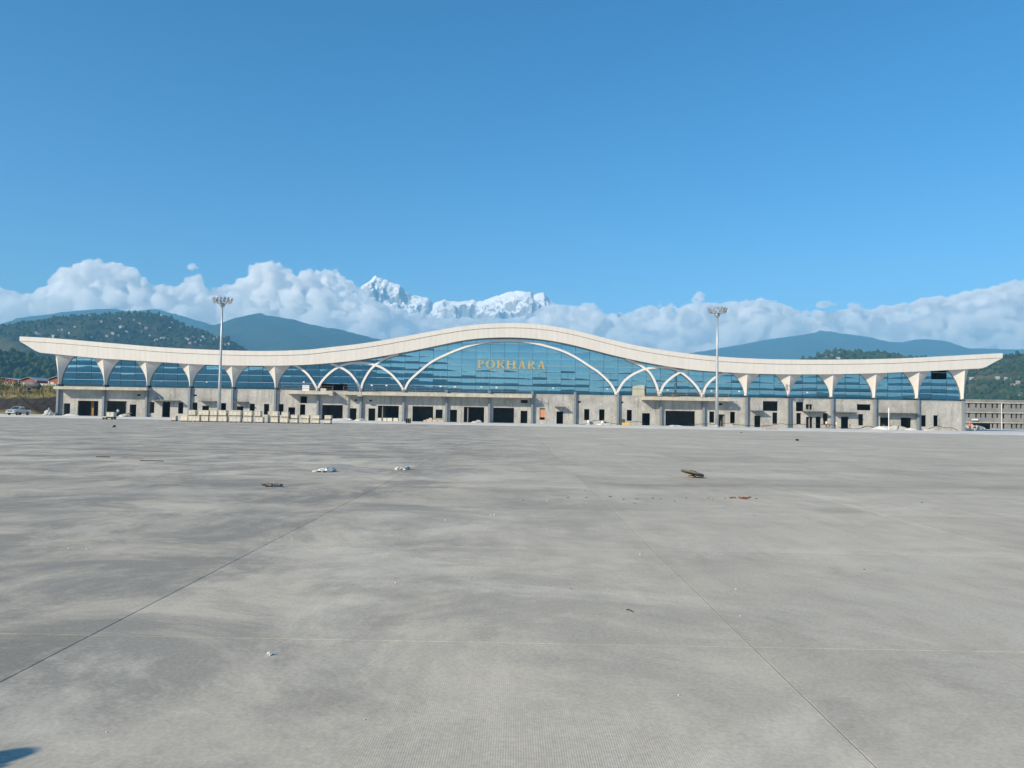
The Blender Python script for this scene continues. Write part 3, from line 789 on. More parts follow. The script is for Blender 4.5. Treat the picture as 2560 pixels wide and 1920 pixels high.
# opening sashes in the third row
for i in range(6*3, 15*3):
    if i % 3 == 1 or rp.random() < 0.3: continue
    x = (VX[i]+VX[i+1])/2
    TB(MB().box(x-0.028, x+0.028, D-0.04, D+0.05, zk(2)+0.04, zk(3)-0.04), 'sash_bar', M_trans if rp.random() < .5 else M_mull)
# things left in place of missing panes
p, q = P(1580, 962.5, D), P(1611, 993, D)
TB(MB().box(p.x, q.x, D+0.02, D+0.06, ZS, P(1590, 962.5, D).z), 'temporary_panel', plain('beige board', (0.50, 0.48, 0.36), 0.8, 0, 0.1, 1.0))

# arch ribs
def smooth_pts(pts, n=6):
    out = []
    for i in range(len(pts)-1):
        p0, p1, p2, p3 = pts[max(i-1, 0)], pts[i], pts[i+1], pts[min(i+2, len(pts)-1)]
        for k in range(n):
            s_ = k/n
            out.append(0.5*((2*p1) + (p2-p0)*s_ + (2*p0-5*p1+4*p2-p3)*s_*s_ + (3*p1-p0-3*p2+p3)*s_**3))
    return out+[pts[-1]]
def rib(pts, yoff, w=0.44):
    Yr = D-0.62+yoff
    pp = smooth_pts([P(x, y, Yr) for x, y in pts])
    mb = MB()
    for i, p in enumerate(pp):
        d = (pp[min(i+1, len(pp)-1)]-pp[max(i-1, 0)]); d = Vector((d.x, 0, d.z)).normalized(); nrm = Vector((-d.z, 0, d.x))*(w/2)
        for s_, yy in ((1, Yr), (-1, Yr), (-1, Yr+0.34), (1, Yr+0.34)):
            mb.v.append((p.x+nrm.x*s_, yy, p.z+nrm.z*s_))
    for i in range(len(pp)-1):
        for k in range(4):
            a = i*4+k; b = i*4+(k+1) % 4; mb.f.append((a, b, b+4, a+4))
    mb.f.append((3, 2, 1, 0)); m4 = (len(pp)-1)*4; mb.f.append((m4, m4+1, m4+2, m4+3))
    return TB(mb, 'arch_rib', M_rib)
def z3(l): return [(740+a/5.53, 800+b/5.53) for a, b in l]
def z4(l): return [(1100+a/5.53, 800+b/5.53) for a, b in l]
def z5(l): return [(1460+a/5.53, 800+b/5.53) for a, b in l]
rib([(735, 913)] + z3([(60,668),(150,740),(220,830),(270,915),(293,975)]), 0.0)
rib(z3([(293,975),(340,870),(430,765),(520,690),(610,640),(720,605),(850,592),(980,597),(1100,625),(1200,668),(1310,745),(1400,840),(1455,915),(1492,990)]), 0.006)
rib(z3([(480,605),(590,645),(670,685),(760,752),(830,845),(870,915),(893,985)]), 0.012)
rib(z3([(893,985),(915,885),(955,800),(1010,710),(1085,630),(1180,560),(1300,505),(1420,470)]), 0.018)
rib(z3([(1492,990),(1560,850),(1690,725),(1880,575)]) + z4([(95,473),(240,412),(450,343),(680,300),(900,287),(1100,291),(1300,320),(1480,363),(1700,430),(1900,530),(2100,660)]) + z5([(200,720),(340,850),(410,950),(443,1030)]), 0.0)
rib(z5([(443,1030),(540,865),(640,775),(750,715),(870,672),(1030,655),(1190,665),(1320,712),(1430,790),(1540,900),(1600,985),(1637,1058)]), 0.006)
rib(z5([(580,545),(660,575),(760,615),(840,670),(910,730),(970,830),(1010,930),(1040,1045)]), 0.012)
rib(z5([(1040,1045),(1100,910),(1200,805),(1320,728),(1430,690),(1540,672)]), 0.018)
rib(z5([(1637,1058),(1690,915),(1790,810),(1890,752),(1990,720)]), 0.0)
for k in range(6, 16):
    TB(MB().bevbox(COLX[k]-0.26, COLX[k]+0.26, D-0.66, D-0.22, 6.30, ZC+0.06, 0.02), 'rib_shoe', M_steel)

# projecting slabs with railings
PJ = 2.25
def slab(xa, xb, z0, z1, rail=None):
    a, b = P(xa, 985, YW-PJ).x, P(xb, 985, YW-PJ).x
    o = TB(MB().box(a, b, YW-PJ, YW-0.005, z0, z1), 'balcony_slab', M_slab)
    if rail:
        ra, rb = P(rail[0], 980, YW-PJ).x, P(rail[1], 980, YW-PJ).x
        n_ = max(2, round((rb-ra)/2.95)); yy = YW-PJ+0.18
        for i in range(n_+1):
            x = ra+(rb-ra)*i/n_
            TB(MB().tube([(x, yy, z1-0.01), (x + random.uniform(-.02, .02), yy, z1+1.12)], 0.035, 6), 'railing_post', M_rail, o)
        for hz_ in (0.5, 1.05):
            TB(MB().tube([(ra+(rb-ra)*i/10, yy, z1+hz_+random.uniform(-.03, .03)) for i in range(11)], 0.026, 6), 'rail', M_rail, o)
    return o
slab(132.5, 348, 5.55, 6.10)
slab(348.3, 366, 5.60, 6.04)
slab(713.5, 831, 5.38, 6.02, (705, 830))
slab(856, 903, 5.38, 6.02); slab(904, 1330.5, 5.36, 6.02, (858, 1329))
slab(1607, 1829, 5.36, 6.04, (1612, 1822))
TB(MB().box(P(893, 985, YW-PJ).x, P(905, 985, YW-PJ).x, YW-PJ-0.12, YW-0.01, 5.12, 5.37), 'beam_end', M_conc)
TB(MB().box(P(823, 985, YW-PJ).x, P(833, 985, YW-PJ).x, YW-PJ-0.02, YW-0.01, 5.16, 5.37), 'beam_end', M_conc)

# glazed door canopies
M_green = plain('grey green canopy steel', (0.14, 0.17, 0.16), 0.5, 0.2, 0.12, 1.5)
for (xa, xb, y) in [(376,445,1001.5),(495,535,1003),(582,615,1004.6),(1387.5,1415,1017.5),(1881.5,1913,1027),(2012.6,2068,1029),(2086,2146,1031),(2196,2298,1033)]:
    a, b = P(xa, y, YW-1.5).x, P(xb, y, YW-1.5).x; z = P((xa+xb)/2, y, YW-1.5).z
    fr = MB(); zb_ = z+0.10
    fr.box(a, b, YW-1.55, YW-1.45, z-0.06, z+0.06); fr.box(a, a+0.09, YW-1.45, YW-0.01, z-0.05, z+0.05); fr.box(b-0.09, b, YW-1.45, YW-0.01, z-0.05, z+0.05)
    fr.box(a+0.09, b-0.09, YW-0.09, YW-0.01, z-0.05, z+0.05)
    c = TB(fr, 'door_canopy', M_green)
    n_ = max(2, round((b-a)/1.15))
    for i in range(1, n_):
        x = a+(b-a)*i/n_; TB(MB().box(x-0.06, x+0.06, YW-1.45, YW-0.095, z-0.11, z+0.045), 'rib', M_green, c)
    for i in range(n_):
        TB(MB().box(a+(b-a)*i/n_+0.02, a+(b-a)*(i+1)/n_-0.02, YW-1.53, YW-0.03, z+0.062, z+0.078), 'glass_sheet', M_clear, c)
for xa, xb in ((376, 400), (424, 452)):
    pass
c = TB(MB().tube([P(380, 1001, YW-1.4), P(392.5, 984.5, YW-0.02), P(404, 1001, YW-1.4)], 0.03, 6), 'tie_rod', M_galv)
c = TB(MB().tube([P(428, 1001, YW-1.4), P(440, 984.5, YW-0.02), P(452, 1001, YW-1.4)], 0.03, 6), 'tie_rod', M_galv)

# ------------------------------------------------------------------ sign lettering
def letter_polys(ch):
    """stroke polygons in a unit-high box, serifed capitals"""
    q = []
    def rect(a, b, c_, d): q.append([(a, c_), (b, c_), (b, d), (a, d)])
    def serif(x, y, w, up):
        h = 0.05; s_ = 1 if up else -1
        q.append([(x-w/2, y), (x+w/2, y), (x+w/2, y+s_*h), (x+w/2-0.08, y+s_*h*1.5), (x-w/2+0.08, y+s_*h*1.5), (x-w/2, y+s_*h)][::s_])
    def ring(cx, cy, rx, ry, tx, ty, a0, a1, n=20):
        for k in range(n):
            t0, t1 = a0+(a1-a0)*k/n, a0+(a1-a0)*(k+1)/n
            q.append([(cx+rx*math.cos(t0), cy+ry*math.sin(t0)), (cx+rx*math.cos(t1), cy+ry*math.sin(t1)), (cx+(rx-tx)*math.cos(t1), cy+(ry-ty)*math.sin(t1)), (cx+(rx-tx)*math.cos(t0), cy+(ry-ty)*math.sin(t0))])
    if ch in 'PR':
        rect(0.10, 0.33, 0.0, 1.0); serif(0.205, 0, 0.40, True); serif(0.205, 1, 0.40, False)
        ring(0.42, 0.74, 0.38, 0.27, 0.21, 0.09, -math.pi/2, math.pi/2, 14); rect(0.29, 0.42, 0.93, 1.0); rect(0.29, 0.42, 0.48, 0.55)
        if ch == 'R': q.append([(0.36, 0.50), (0.52, 0.50), (0.90, 0.0), (0.70, 0.0)]); serif(0.80, 0, 0.30, True)
    if ch == 'O': ring(0.5, 0.5, 0.50, 0.52, 0.22, 0.09, 0, 2*math.pi, 32)
    if ch == 'K':
        rect(0.08, 0.31, 0, 1); serif(0.185, 0, 0.38, True); serif(0.185, 1, 0.38, False)
        q.append([(0.27, 0.46), (0.27, 0.32), (0.90, 0.96), (0.75, 0.96)]); q.append([(0.40, 0.58), (0.52, 0.70), (0.98, 0.02), (0.76, 0.02)])
        serif(0.80, 1, 0.32, False); serif(0.87, 0, 0.34, True)
    if ch == 'H':
        for x in (0.19, 0.81): rect(x-0.11, x+0.11, 0, 1); serif(x, 0, 0.36, True); serif(x, 1, 0.36, False)
        rect(0.275, 0.725, 0.46, 0.56)
    if ch == 'A':
        q.append([(0.07, 0.0), (0.20, 0.0), (0.56, 1.0), (0.45, 1.0)]); q.append([(0.68, 0.0), (0.95, 0.0), (0.63, 1.02), (0.42, 1.02)])
        rect(0.24, 0.72, 0.28, 0.37); serif(0.14, 0, 0.28, True); serif(0.82, 0, 0.34, True)
    return q
pz = P(1278, 912, D-0.5)
sg = empty('sign_lettering', (pz.x, D-0.45, pz.z)); tag(sg, 'row of gold serif capital letters fixed to the central glass wall', 'sign')
for ch, xa, xb, yt, yb_ in [('P',520,628,556,670),('O',636,762,556,672),('K',785,900,559,674),('H',916,1050,563,676),('A',1078,1185,566,680),('R',1208,1325,566,681),('A',1345,1452,568,683)]:
    a, b = P(1100+xa/5.53, 800+yt/5.53, D-0.45), P(1100+xb/5.53, 800+yb_/5.53, D-0.45)
    mb = MB()
    for k, poly in enumerate(letter_polys(ch)):
        pts = [(a.x+(b.x-a.x)*u - pz.x, b.z+(a.z-b.z)*w - pz.z) for u, w in poly]
        n_ = len(pts); dy = -0.0025*(k % 7)
        ar = sum(pts[i][0]*pts[(i+1) % n_][1]-pts[(i+1) % n_][0]*pts[i][1] for i in range(n_))
        if ar < 0: pts = pts[::-1]
        mb.add([(x, dy-0.10, z) for x, z in pts] + [(x, dy+0.10, z) for x, z in pts],
               [tuple(range(n_)), tuple(range(2*n_-1, n_-1, -1))] + [(i, i+n_, (i+1) % n_+n_, (i+1) % n_) for i in range(n_)])
    o = mb.build('letter', M_gold, sg)
    for dx in (0.3, 0.7):
        pass
# ------------------------------------------------------------------ floodlight masts
def mast(px, base_y, top_y, Y, label):
    b = P(px[0], base_y, Y); tp = P(px[1], top_y, Y); H = tp.z-0.12
    r = empty('floodlight_mast', (b.x, Y, 0.12)); tag(r, label, 'light mast', 'floodlight masts on the apron edge')
    n_ = 8
    MB().tube([(0, 0, 0.25), (0, 0, H*0.33), (0, 0, H*0.34), (0, 0, H*0.66), (0, 0, H*0.67), (0, 0, H)], [0.34, 0.28, 0.265, 0.21, 0.20, 0.14], 12).build('pole', M_galv, r, True)
    MB().lathe([(0.55, 0.0), (0.55, 0.22), (0.40, 0.26), (0.36, 0.5)], 12).build('base_flange', M_galv, r)
    MB().lathe([(0.18, H-0.9), (0.46, H-0.62), (0.50, H-0.30), (0.30, H-0.05)], 12).build('head_housing', M_galv, r, True)
    for zz, rr in ((H+0.05, 1.5), (H+0.5, 1.68)):
        MB().tube([(rr*math.cos(2*math.pi*k/24), rr*math.sin(2*math.pi*k/24), zz) for k in range(25)], 0.045, 6, cap=False).build('crown_ring', M_galv, r)
    for k in range(6):
        t_ = math.pi*k/3
        MB().bar((0.3*math.cos(t_), 0.3*math.sin(t_), H-0.3), (1.5*math.cos(t_), 1.5*math.sin(t_), H+0.05), 0.06).build('crown_spoke', M_galv, r)
    for tier, (zz, rr, cnt) in enumerate(((H+0.2, 1.55, 12), (H+0.68, 1.72, 16))):
        for k in range(cnt):
            if tier and k in (3, 9): continue
            t_ = 2*math.pi*(k+0.5*tier)/cnt
            fl = MB().bevbox(-0.2, 0.2, -0.10, 0.10, -0.2, 0.21, 0.03).build('floodlight', M_galv, r)
            fl.location = (rr*math.cos(t_), rr*math.sin(t_), zz); fl.rotation_euler = (R(-25), 0, t_+math.pi/2+math.pi)
            MB().box(-0.16, 0.16, -0.115, -0.102, -0.16, 0.17).build('lens', M_lens, fl)
M_lens = plain('floodlight lens', (0.30, 0.32, 0.33), 0.15, 0.2, 0.1, 2.0, 0.8)
mast((546.5, 552), 1052, 757, 140.0, 'tall pale floodlight mast rising behind the row of crates')
mast((1792, 1795.5), 1066, 782, 140.0, 'tall pale floodlight mast before the broad balcony slab with stored timber')

# ------------------------------------------------------------------ packing crates
YC = 110.0; mC = YC/F
def crate(xa, xb, z0, h, dep, yoff, label, grp):
    a, b = P(xa, 1050, YC).x, P(xb, 1050, YC).x; w = b-a
    r = empty('packing_crate', ((a+b)/2, YC+yoff, z0), R(random.uniform(-2.5, 2.5))); tag(r, label, 'crate', grp)
    MB().bevbox(-w/2, w/2, 0, dep, 0.10, h, 0.02).build('body', M_crate, r)
    pl = MB()
    for k in (-0.42, 0, 0.42): pl.box(k*w-0.06, k*w+0.06, 0.02, dep-0.02, 0.0, 0.098)
    pl.build('pallet', M_pallet, r)
    nb = max(2, round(w/0.55))
    for k in range(nb+1):
        x = -w/2+0.05+(w-0.1)*k/nb
        MB().box(x-0.035, x+0.035, -0.02, -0.001, 0.11, h-0.01).build('batten', M_crate2, r)
    for zz in (0.16, h-0.07):
        MB().box(-w/2, w/2, -0.034, -0.021, zz-0.04, zz+0.04).build('batten', M_crate2, r)
    MB().box(w/2+0.001, w/2+0.02, 0.3, 0.37, 0.11, h-0.01).build('batten', M_crate2, r)
def q(x0, v): return x0+v/11.06
STACKS = [(440, (325,520), (330,645), .84), (440, (600,885), (680,880), .84), (440, (905,1105), (905,1105), .84), (440, (1160,1375), (1155,1395), .86), (440, (1440,1770), (1455,1770), .88), (440, (1845,2075), (1845,2070), .86),
          (640, (-55,115), (-40,185), .86), (640, (410,590), (390,600), .84), (640, (685,870), (640,865), .82), (640, (955,1140), (965,1145), .62), (640, (1240,1455), (1260,1450), .62), (640, (1540,1735), (1520,1725), .62), (640, (1890,2070), (1880,2060), .62)]
for k, (x0, tp, bt, h) in enumerate(STACKS):
    small = h < .7
    nm = 'low' if small else 'tall'; od = ['first', 'second', 'third', 'fourth', 'fifth', 'sixth', 'seventh', 'eighth', 'ninth', 'tenth', 'eleventh', 'twelfth', 'last'][k]
    crate(q(x0, bt[0]), q(x0, bt[1]), 0.004, h, 0.95, 0.1*(k % 3), 'bottom crate of the %s two-high stack, a %s one, counted from the single crate' % (od, nm), 'crates in two-high stacks')
    crate(q(x0, tp[0]), q(x0, tp[1]), h+0.006, h, 0.95, 0.1*(k % 3)+0.03, 'top crate of the %s two-high stack, a %s one, counted from the single crate' % (od, nm), 'crates in two-high stacks')
crate(446, 463.5, 0.004, 0.80, 0.9, 0.6, 'single pale crate beside the first tall crate stack', None)
crate(660, 671, 0.004, 1.66, 0.8, 1.6, 'narrow pale crate half hidden behind the tall crate stacks', None)
crate(404, 416, 0.004, 0.78, 0.8, 3.0, 'lone pale crate before the tied door canopy', None)
o = [c for c in C.objects if c.name.startswith('packing_crate')][-1]
for c in C.objects:
    if c.name.startswith('packing_crate') and c.parent is None: c['label'] = c['label']
# lone crate on a dark trolley near the wide garage openings
pt = P(273, 1046, 118.0)
r = empty('trolley', (pt.x+0.25, 117.0, 0.0)); tag(r, 'dark low four-wheeled trolley carrying a pale crate', 'trolley')
MB().box(-0.85, 0.95, -0.05, 1.0, 0.22, 0.30).build('deck', M_pallet, r)
for sx in (-0.6, 0.7):
    for sy in (0.05, 0.85):
        MB().lathe([(0.06, -0.05), (0.16, -0.05), (0.16, 0.05), (0.06, 0.05)], 12, 'Y', (sx, sy, 0.16)).build('wheel', M_black, r)
YC = 117.0
crate(264.5, 283.5, 0.302, 0.86, 0.9, 0.02, 'pale crate riding on the dark trolley', None)

# ------------------------------------------------------------------ people
M_skin = plain('skin', (0.30, 0.17, 0.11), 0.6, 0, 0.05, 5.0)
M_hair = plain('dark hair', (0.012, 0.010, 0.009), 0.7, 0, 0.1, 9.0)
def cloth(n_, c_): return plain(n_, c_, 0.85, 0, 0.12, 6.0, 0.1)
def person(loc, rz, label, shirt, legs, height=1.7, pose='stand', cap=None, group=None):
    k = height/1.7
    J = {'pel': (0, 0, .93), 'bel': (0, .01, 1.08), 'che': (0, .0, 1.30), 'nek': (0, .01, 1.46), 'hd0': (0, -.01, 1.53), 'hd1': (0, -.01, 1.62), 'hd2': (0, .0, 1.68)}
    rad = {'pel': .145, 'bel': .135, 'che': .155, 'nek': .058, 'hd0': .075, 'hd1': .098, 'hd2': .06}
    E = [('pel','bel'),('bel','che'),('che','nek'),('nek','hd0'),('hd0','hd1'),('hd1','hd2')]
    bend = {'stand': 0, 'walk': 0.0, 'stoop': 0.55, 'squat': 0.4}[pose]
    for s_, sd in ((-1, 'l'), (1, 'r')):
        st = (0.20*s_ if pose == 'walk' else 0.02*s_)
        J.update({'sh'+sd: (.17*s_, 0, 1.40), 'el'+sd: (.23*s_, .02 - (.12 if pose == 'stoop' else 0), 1.14), 'wr'+sd: (.22*s_, -.08 - st*0.4, .92), 'fi'+sd: (.21*s_, -.11 - st*0.4, .80),
                  'hi'+sd: (.09*s_, 0, .88), 'kn'+sd: (.10*s_, -.03+st*0.6, .50), 'an'+sd: (.10*s_, .03+st, .09), 'to'+sd: (.115*s_, -.13+st, .035)})
        rad.update({'sh'+sd: .062, 'el'+sd: .046, 'wr'+sd: .033, 'fi'+sd: .028, 'hi'+sd: .092, 'kn'+sd: .060, 'an'+sd: .045, 'to'+sd: .038})
        E += [('che','sh'+sd),('sh'+sd,'el'+sd),('el'+sd,'wr'+sd),('wr'+sd,'fi'+sd),('pel','hi'+sd),('hi'+sd,'kn'+sd),('kn'+sd,'an'+sd),('an'+sd,'to'+sd)]
        # fingers as short separate chains from the wrist
        for f_ in range(5):
            nm = 'f%d%s' % (f_, sd); ax = (f_-2)*.016
            base = J['wr'+sd]
            if f_ == 0: J[nm] = (base[0]-.05*s_, base[1]-.055, base[2]-.06)
            else: J[nm] = (base[0]+.004*s_, base[1]-.05+ax*1.6, base[2]-.185+abs(f_-2.5)*.012)
            rad[nm] = .009; E.append(('fi'+sd if f_ else 'wr'+sd, nm))
    if pose == 'squat':
        for n_ in list(J):
            x, y, z = J[n_]
            if z > .7: J[n_] = (x, y+.12, z-.45)
            elif n_[:2] == 'kn': J[n_] = (x, y-.38, z+.02)
    if bend:
        c0 = Vector(J['pel'])
        for n_ in list(J):
            if n_[:2] in ('hi', 'kn', 'an', 'to') or n_ == 'pel': continue
            J[n_] = tuple(c0 + Matrix.Rotation(bend, 3, 'X') @ (Vector(J[n_])-c0))
    names = list(J); ix = {n_: i for i, n_ in enumerate(names)}
    me = bpy.data.meshes.new('person'); me.from_pydata([Vector(J[n_])*k for n_ in names], [(ix[a], ix[b]) for a, b in E], []); me.update()
    tmp = bpy.data.objects.new('person', me); C.objects.link(tmp)
    md = tmp.modifiers.new('s', 'SKIN'); md.use_smooth_shade = True
    for n_ in names:
        me.skin_vertices[0].data[ix[n_]].radius = (rad[n_]*k, rad[n_]*k*(0.78 if n_ in ('bel', 'che', 'pel') else 1))
    me.skin_vertices[0].data[ix['pel']].use_root = True
    tmp.modifiers.new('u', 'SUBSURF').levels = 1
    ev = tmp.evaluated_get(bpy.context.evaluated_depsgraph_get()); m3 = bpy.data.meshes.new_from_object(ev)
    C.objects.unlink(tmp); bpy.data.objects.remove(tmp)
    m3.materials.clear()
    for m_ in (M_skin, shirt, legs, M_hair, M_black): m3.materials.append(m_)
    hp = Vector(J['hd1'])*k; pel = Vector(J['pel'])*k; nek = Vector(J['nek'])*k
    segs = [(ix[a], ix[b]) for a, b in E]; pts = [Vector(J[n_])*k for n_ in names]
    for p_ in m3.polygons:
        c_ = p_.center; best = None
        for a, b in segs:
            A, B = pts[a], pts[b]; d = B-A; t_ = max(0, min(1, (c_-A).dot(d)/d.dot(d))); dd = (c_-A-d*t_).length
            if best is None or dd < best[0]: best = (dd, names[a], names[b], t_)
        _, a, b, t_ = best
        if b[:2] == 'hd' or a[:2] == 'hd': mi = 3 if (c_-hp).dot(Vector((0, .55, 1))) > 0.012 else 0
        elif b == 'nek': mi = 1 if t_ < .75 else 0
        elif b[:2] in ('hi', 'kn', 'an'): mi = 2
        elif b[:2] == 'to': mi = 4
        elif b[:2] in ('bel', 'ch', 'sh', 'el', 'be'): mi = 1
        elif b[:2] == 'wr': mi = 1 if t_ < .3 else 0
        else: mi = 0
        p_.material_index = mi
    o = link('person', m3, None, loc); o.rotation_euler = (0, 0, rz)
    tag(o, label, 'person', group)
    # face and cap as small children
    fc = MB()
    face = Vector(J['hd1'])*k
    fc.lump(face+Vector((0, -.100, -.015)), .018, .022, .026, 1, 1, .05)
    fc.build('nose', M_skin, o)
    if cap:
        MB().lathe([(0.115, 0), (0.118, 0.05), (0.09, 0.10), (0.03, 0.125)], 12, 'Z', (face.x, face.y, face.z+.035)).build('helmet', cap, o, True)
    return o
W1 = cloth('white shirt', (0.62, 0.61, 0.57)); W2 = cloth('cream shirt', (0.60, 0.54, 0.38)); OR = cloth('orange vest', (0.72, 0.13, 0.03))
NV = cloth('navy trousers', (0.03, 0.035, 0.06)); GY = cloth('grey trousers', (0.22, 0.21, 0.20)); BR = cloth('brown trousers', (0.13, 0.07, 0.05)); DK = cloth('dark shirt', (0.04, 0.04, 0.05))
def at(x, Y, z=0.12): p = P(x, 1060, Y); return (p.x, Y, z)
person(at(2066, 154), R(120), 'person in white shirt and brown trousers facing a squatting companion', W1, BR, 1.68)
person(at(2073, 153.6), R(-100), 'person in dark clothes squatting beside a companion in white', DK, GY, 1.62, 'squat')
person(at(2092, 154), R(160), 'person in cream shirt and trousers bending slightly forward by the wall', W2, W2, 1.68, 'stoop')
person(at(2124, 154), R(60), 'person in white shirt walking past the wide canopied doorway', W1, GY, 1.68, 'walk')
person(at(2424.5, 152), R(170), 'person in orange vest and navy trousers by the end column', OR, NV, 1.74, cap=plain('helmet white', (0.7, 0.7, 0.66), 0.4))
person(at(2437, 156), R(150), 'person in dark shirt squatting by the broken wall of the grey block', DK, W1, 1.65, 'squat')
person(at(293.5, 152), R(200), 'person in white shirt standing behind the trolley with a crate', W1, NV, 1.66)
person((-4.58, 1.56, 0.0), R(40), 'person in dark clothes whose shadow falls across the apron', DK, NV, 1.72)

# ------------------------------------------------------------------ pickup truck
M_paint = plain('silver white car paint', (0.62, 0.62, 0.62), 0.25, 0.1, 0.04, 1.0, 0.6)
M_win = plain('dark car glass', (0.03, 0.045, 0.055), 0.08, 0, 0.1, 1.0, 0.8)
def pickup(loc, rz):
    r = empty('pickup_truck', loc, rz); tag(r, 'pale pickup truck parked below the dark bank', 'pickup truck')
    prof = [(-2.45,.55),(-2.5,.95),(-2.42,1.08),(-0.75,1.10),(-0.62,1.72),(0.55,1.74),(1.12,1.16),(2.15,1.04),(2.42,.92),(2.46,.55)]
    mb = MB(); w = .86; n_ = len(prof)
    for s_, wd in ((-1, w), (1, w)):
        for x, z in prof: mb.v.append((x, s_*(wd-(0.16 if z > 1.3 else 0)), z))
    mb.f += [tuple(range(n_)), tuple(range(2*n_-1, n_-1, -1))] + [(i, i+n_, (i+1) % n_+n_, (i+1) % n_) for i in range(n_)]
    mb.build('body', M_paint, r)
    MB().box(-2.38, -0.82, -.74, .74, 1.103, 1.112).build('cargo_bed', M_black, r)
    MB().add([(0.60,-.64,1.68),(0.60,.64,1.68),(1.13,.74,1.19),(1.13,-.74,1.19),(0.62,-.64,1.70),(0.62,.64,1.70),(1.16,.74,1.20),(1.16,-.74,1.20)], [(0,1,2,3),(7,6,5,4),(0,4,5,1),(2,6,7,3),(0,3,7,4),(1,5,6,2)]).build('windscreen', M_win, r)
    for s_ in (-1, 1):
        y = s_*0.705
        MB().add([(-0.52,y+s_*.012,1.64),(0.48,y+s_*.012,1.66),(0.92,y+s_*.145,1.20),(-0.62,y+s_*.145,1.18)], [(0,1,2,3)]).build('side_window', M_win, r)
        for x in (-1.55, 1.5):
            wh = MB().lathe([(.20, -.11), (.35, -.11), (.37, -.05), (.37, .05), (.35, .11), (.20, .11)], 18, 'Y', (x, s_*.80, .37)).build('wheel', M_black, r)
            MB().lathe([(.02, -.02), (.20, -.02), (.20, .02), (.02, .02)], 12, 'Y', (x, s_*.905, .37)).build('rim', M_galv, wh)
        MB().box(2.43, 2.475, s_*.74-.14, s_*.74+.14, .80, .92).build('headlight', M_lens, r)
        MB().box(0.95, 1.07, s_*.93-.07, s_*.93+.07, 1.16, 1.30).build('mirror', M_black, r)
    MB().box(2.40, 2.53, -.86, .86, .46, .64).build('bumper', M_galv, r)
    MB().box(2.462, 2.48, -.5, .5, .70, .90).build('grille', M_black, r)
pickup((P(46, 1036, 151).x, 151, 0.12), R(-92))

# ------------------------------------------------------------------ bank at the left end
def bank():
    V = []; Fc = []; nu, nv = 110, 46
    for j in range(nv+1):
        for i in range(nu+1):
            x = -190 + 100*i/nu; y = 166 + 84*j/nv
            foot = 176 + 3.5*noise.noise(Vector((x*.05, 1, 0))) + max(0, (x+112))*0.30
            s_ = max(0, min(1, (y-foot)/7.0)); s_ = s_*s_*(3-2*s_)
            z = s_*(4.6+0.5*noise.noise(Vector((x*.06, 7, 0)))) + max(0, min(1, (y-foot-7)/45))*3.4
            z += s_*(0.45*noise.noise(Vector((x*.25, y*.25, 0))) + .2*noise.noise(Vector((x*.9, y*.9, 2))))
            V.append((x, y, 0.06+max(0, z)))
    for j in range(nv):
        for i in range(nu):
            a = j*(nu+1)+i; Fc.append((a, a+1, a+nu+2, a+nu+1))
    t = NT('dark bank face and dry grass'); v = t.world(); g = t.n('ShaderNodeNewGeometry'); sp = t.n('ShaderNodeSeparateXYZ'); t.l(g.outputs['Normal'], sp.inputs[0])
    f = t.ramp(t.math('ADD', sp.outputs[2], t.math('MULTIPLY', t.noise(v, .6, 4), .15)), [(0.90, (0, 0, 0)), (1.0, (1, 1, 1))])
    steep = t.ramp(t.noise(v, .8, 5), [(.3, (.022, .022, .026)), (.7, (.065, .058, .052))])  # steep faces of the bank get a darker tone than its flatter top
    dry = t.ramp(t.noise(v, .5, 5, .6), [(.3, (.12, .12, .045)), (.7, (.30, .23, .11))])
    t.bsdf(t.mix(f, steep, dry), .95, spec=.05)
    o = mesh_obj('earth_bank', V, Fc, t.m, smooth=True); o['kind'] = 'structure'
    return o
bk = bank()
from mathutils.bvhtree import BVHTree
def bvh(o): return BVHTree.FromPolygons([v.co for v in o.data.vertices], [list(p.vertices) for p in o.data.polygons])
BK = bvh(bk)
def drop(T, x, y, z=3000):
    h = T.ray_cast(Vector((x, y, z)), Vector((0, 0, -1))); return h[0].z if h[0] else 0.0
rg = random.Random(5); mb = MB()
for k in range(5200):
    x = rg.uniform(-188, -92); y = rg.uniform(177, 232)
    z = drop(BK, x, y)
    if z < 3.9: continue
    h = rg.uniform(.5, 1.5)*(1.3 if noise.noise(Vector((x*.1, y*.1, 0))) > 0 else .8); a = rg.uniform(0, 6.28); w = .10
    dx, dy = math.cos(a)*w, math.sin(a)*w; lx, ly = rg.gauss(0, .25), rg.gauss(0, .25)
    mb.add([(x-dx, y-dy, z-.05), (x+dx, y+dy, z-.05), (x+lx+dx*.5, y+ly+dy*.5, z+h*.6), (x+lx*1.6, y+ly*1.6, z+h)], [(0, 1, 2), (0, 2, 3)])
t = NT('dry grass blades'); c = t.ramp(t.noise(t.world(), .22, 4), [(.32, (.09, .13, .035)), (.5, (.26, .22, .08)), (.7, (.40, .30, .14))]); t.bsdf(c, .9, spec=.05)
mb.build('dry_grass', t.m)['kind'] = 'stuff'
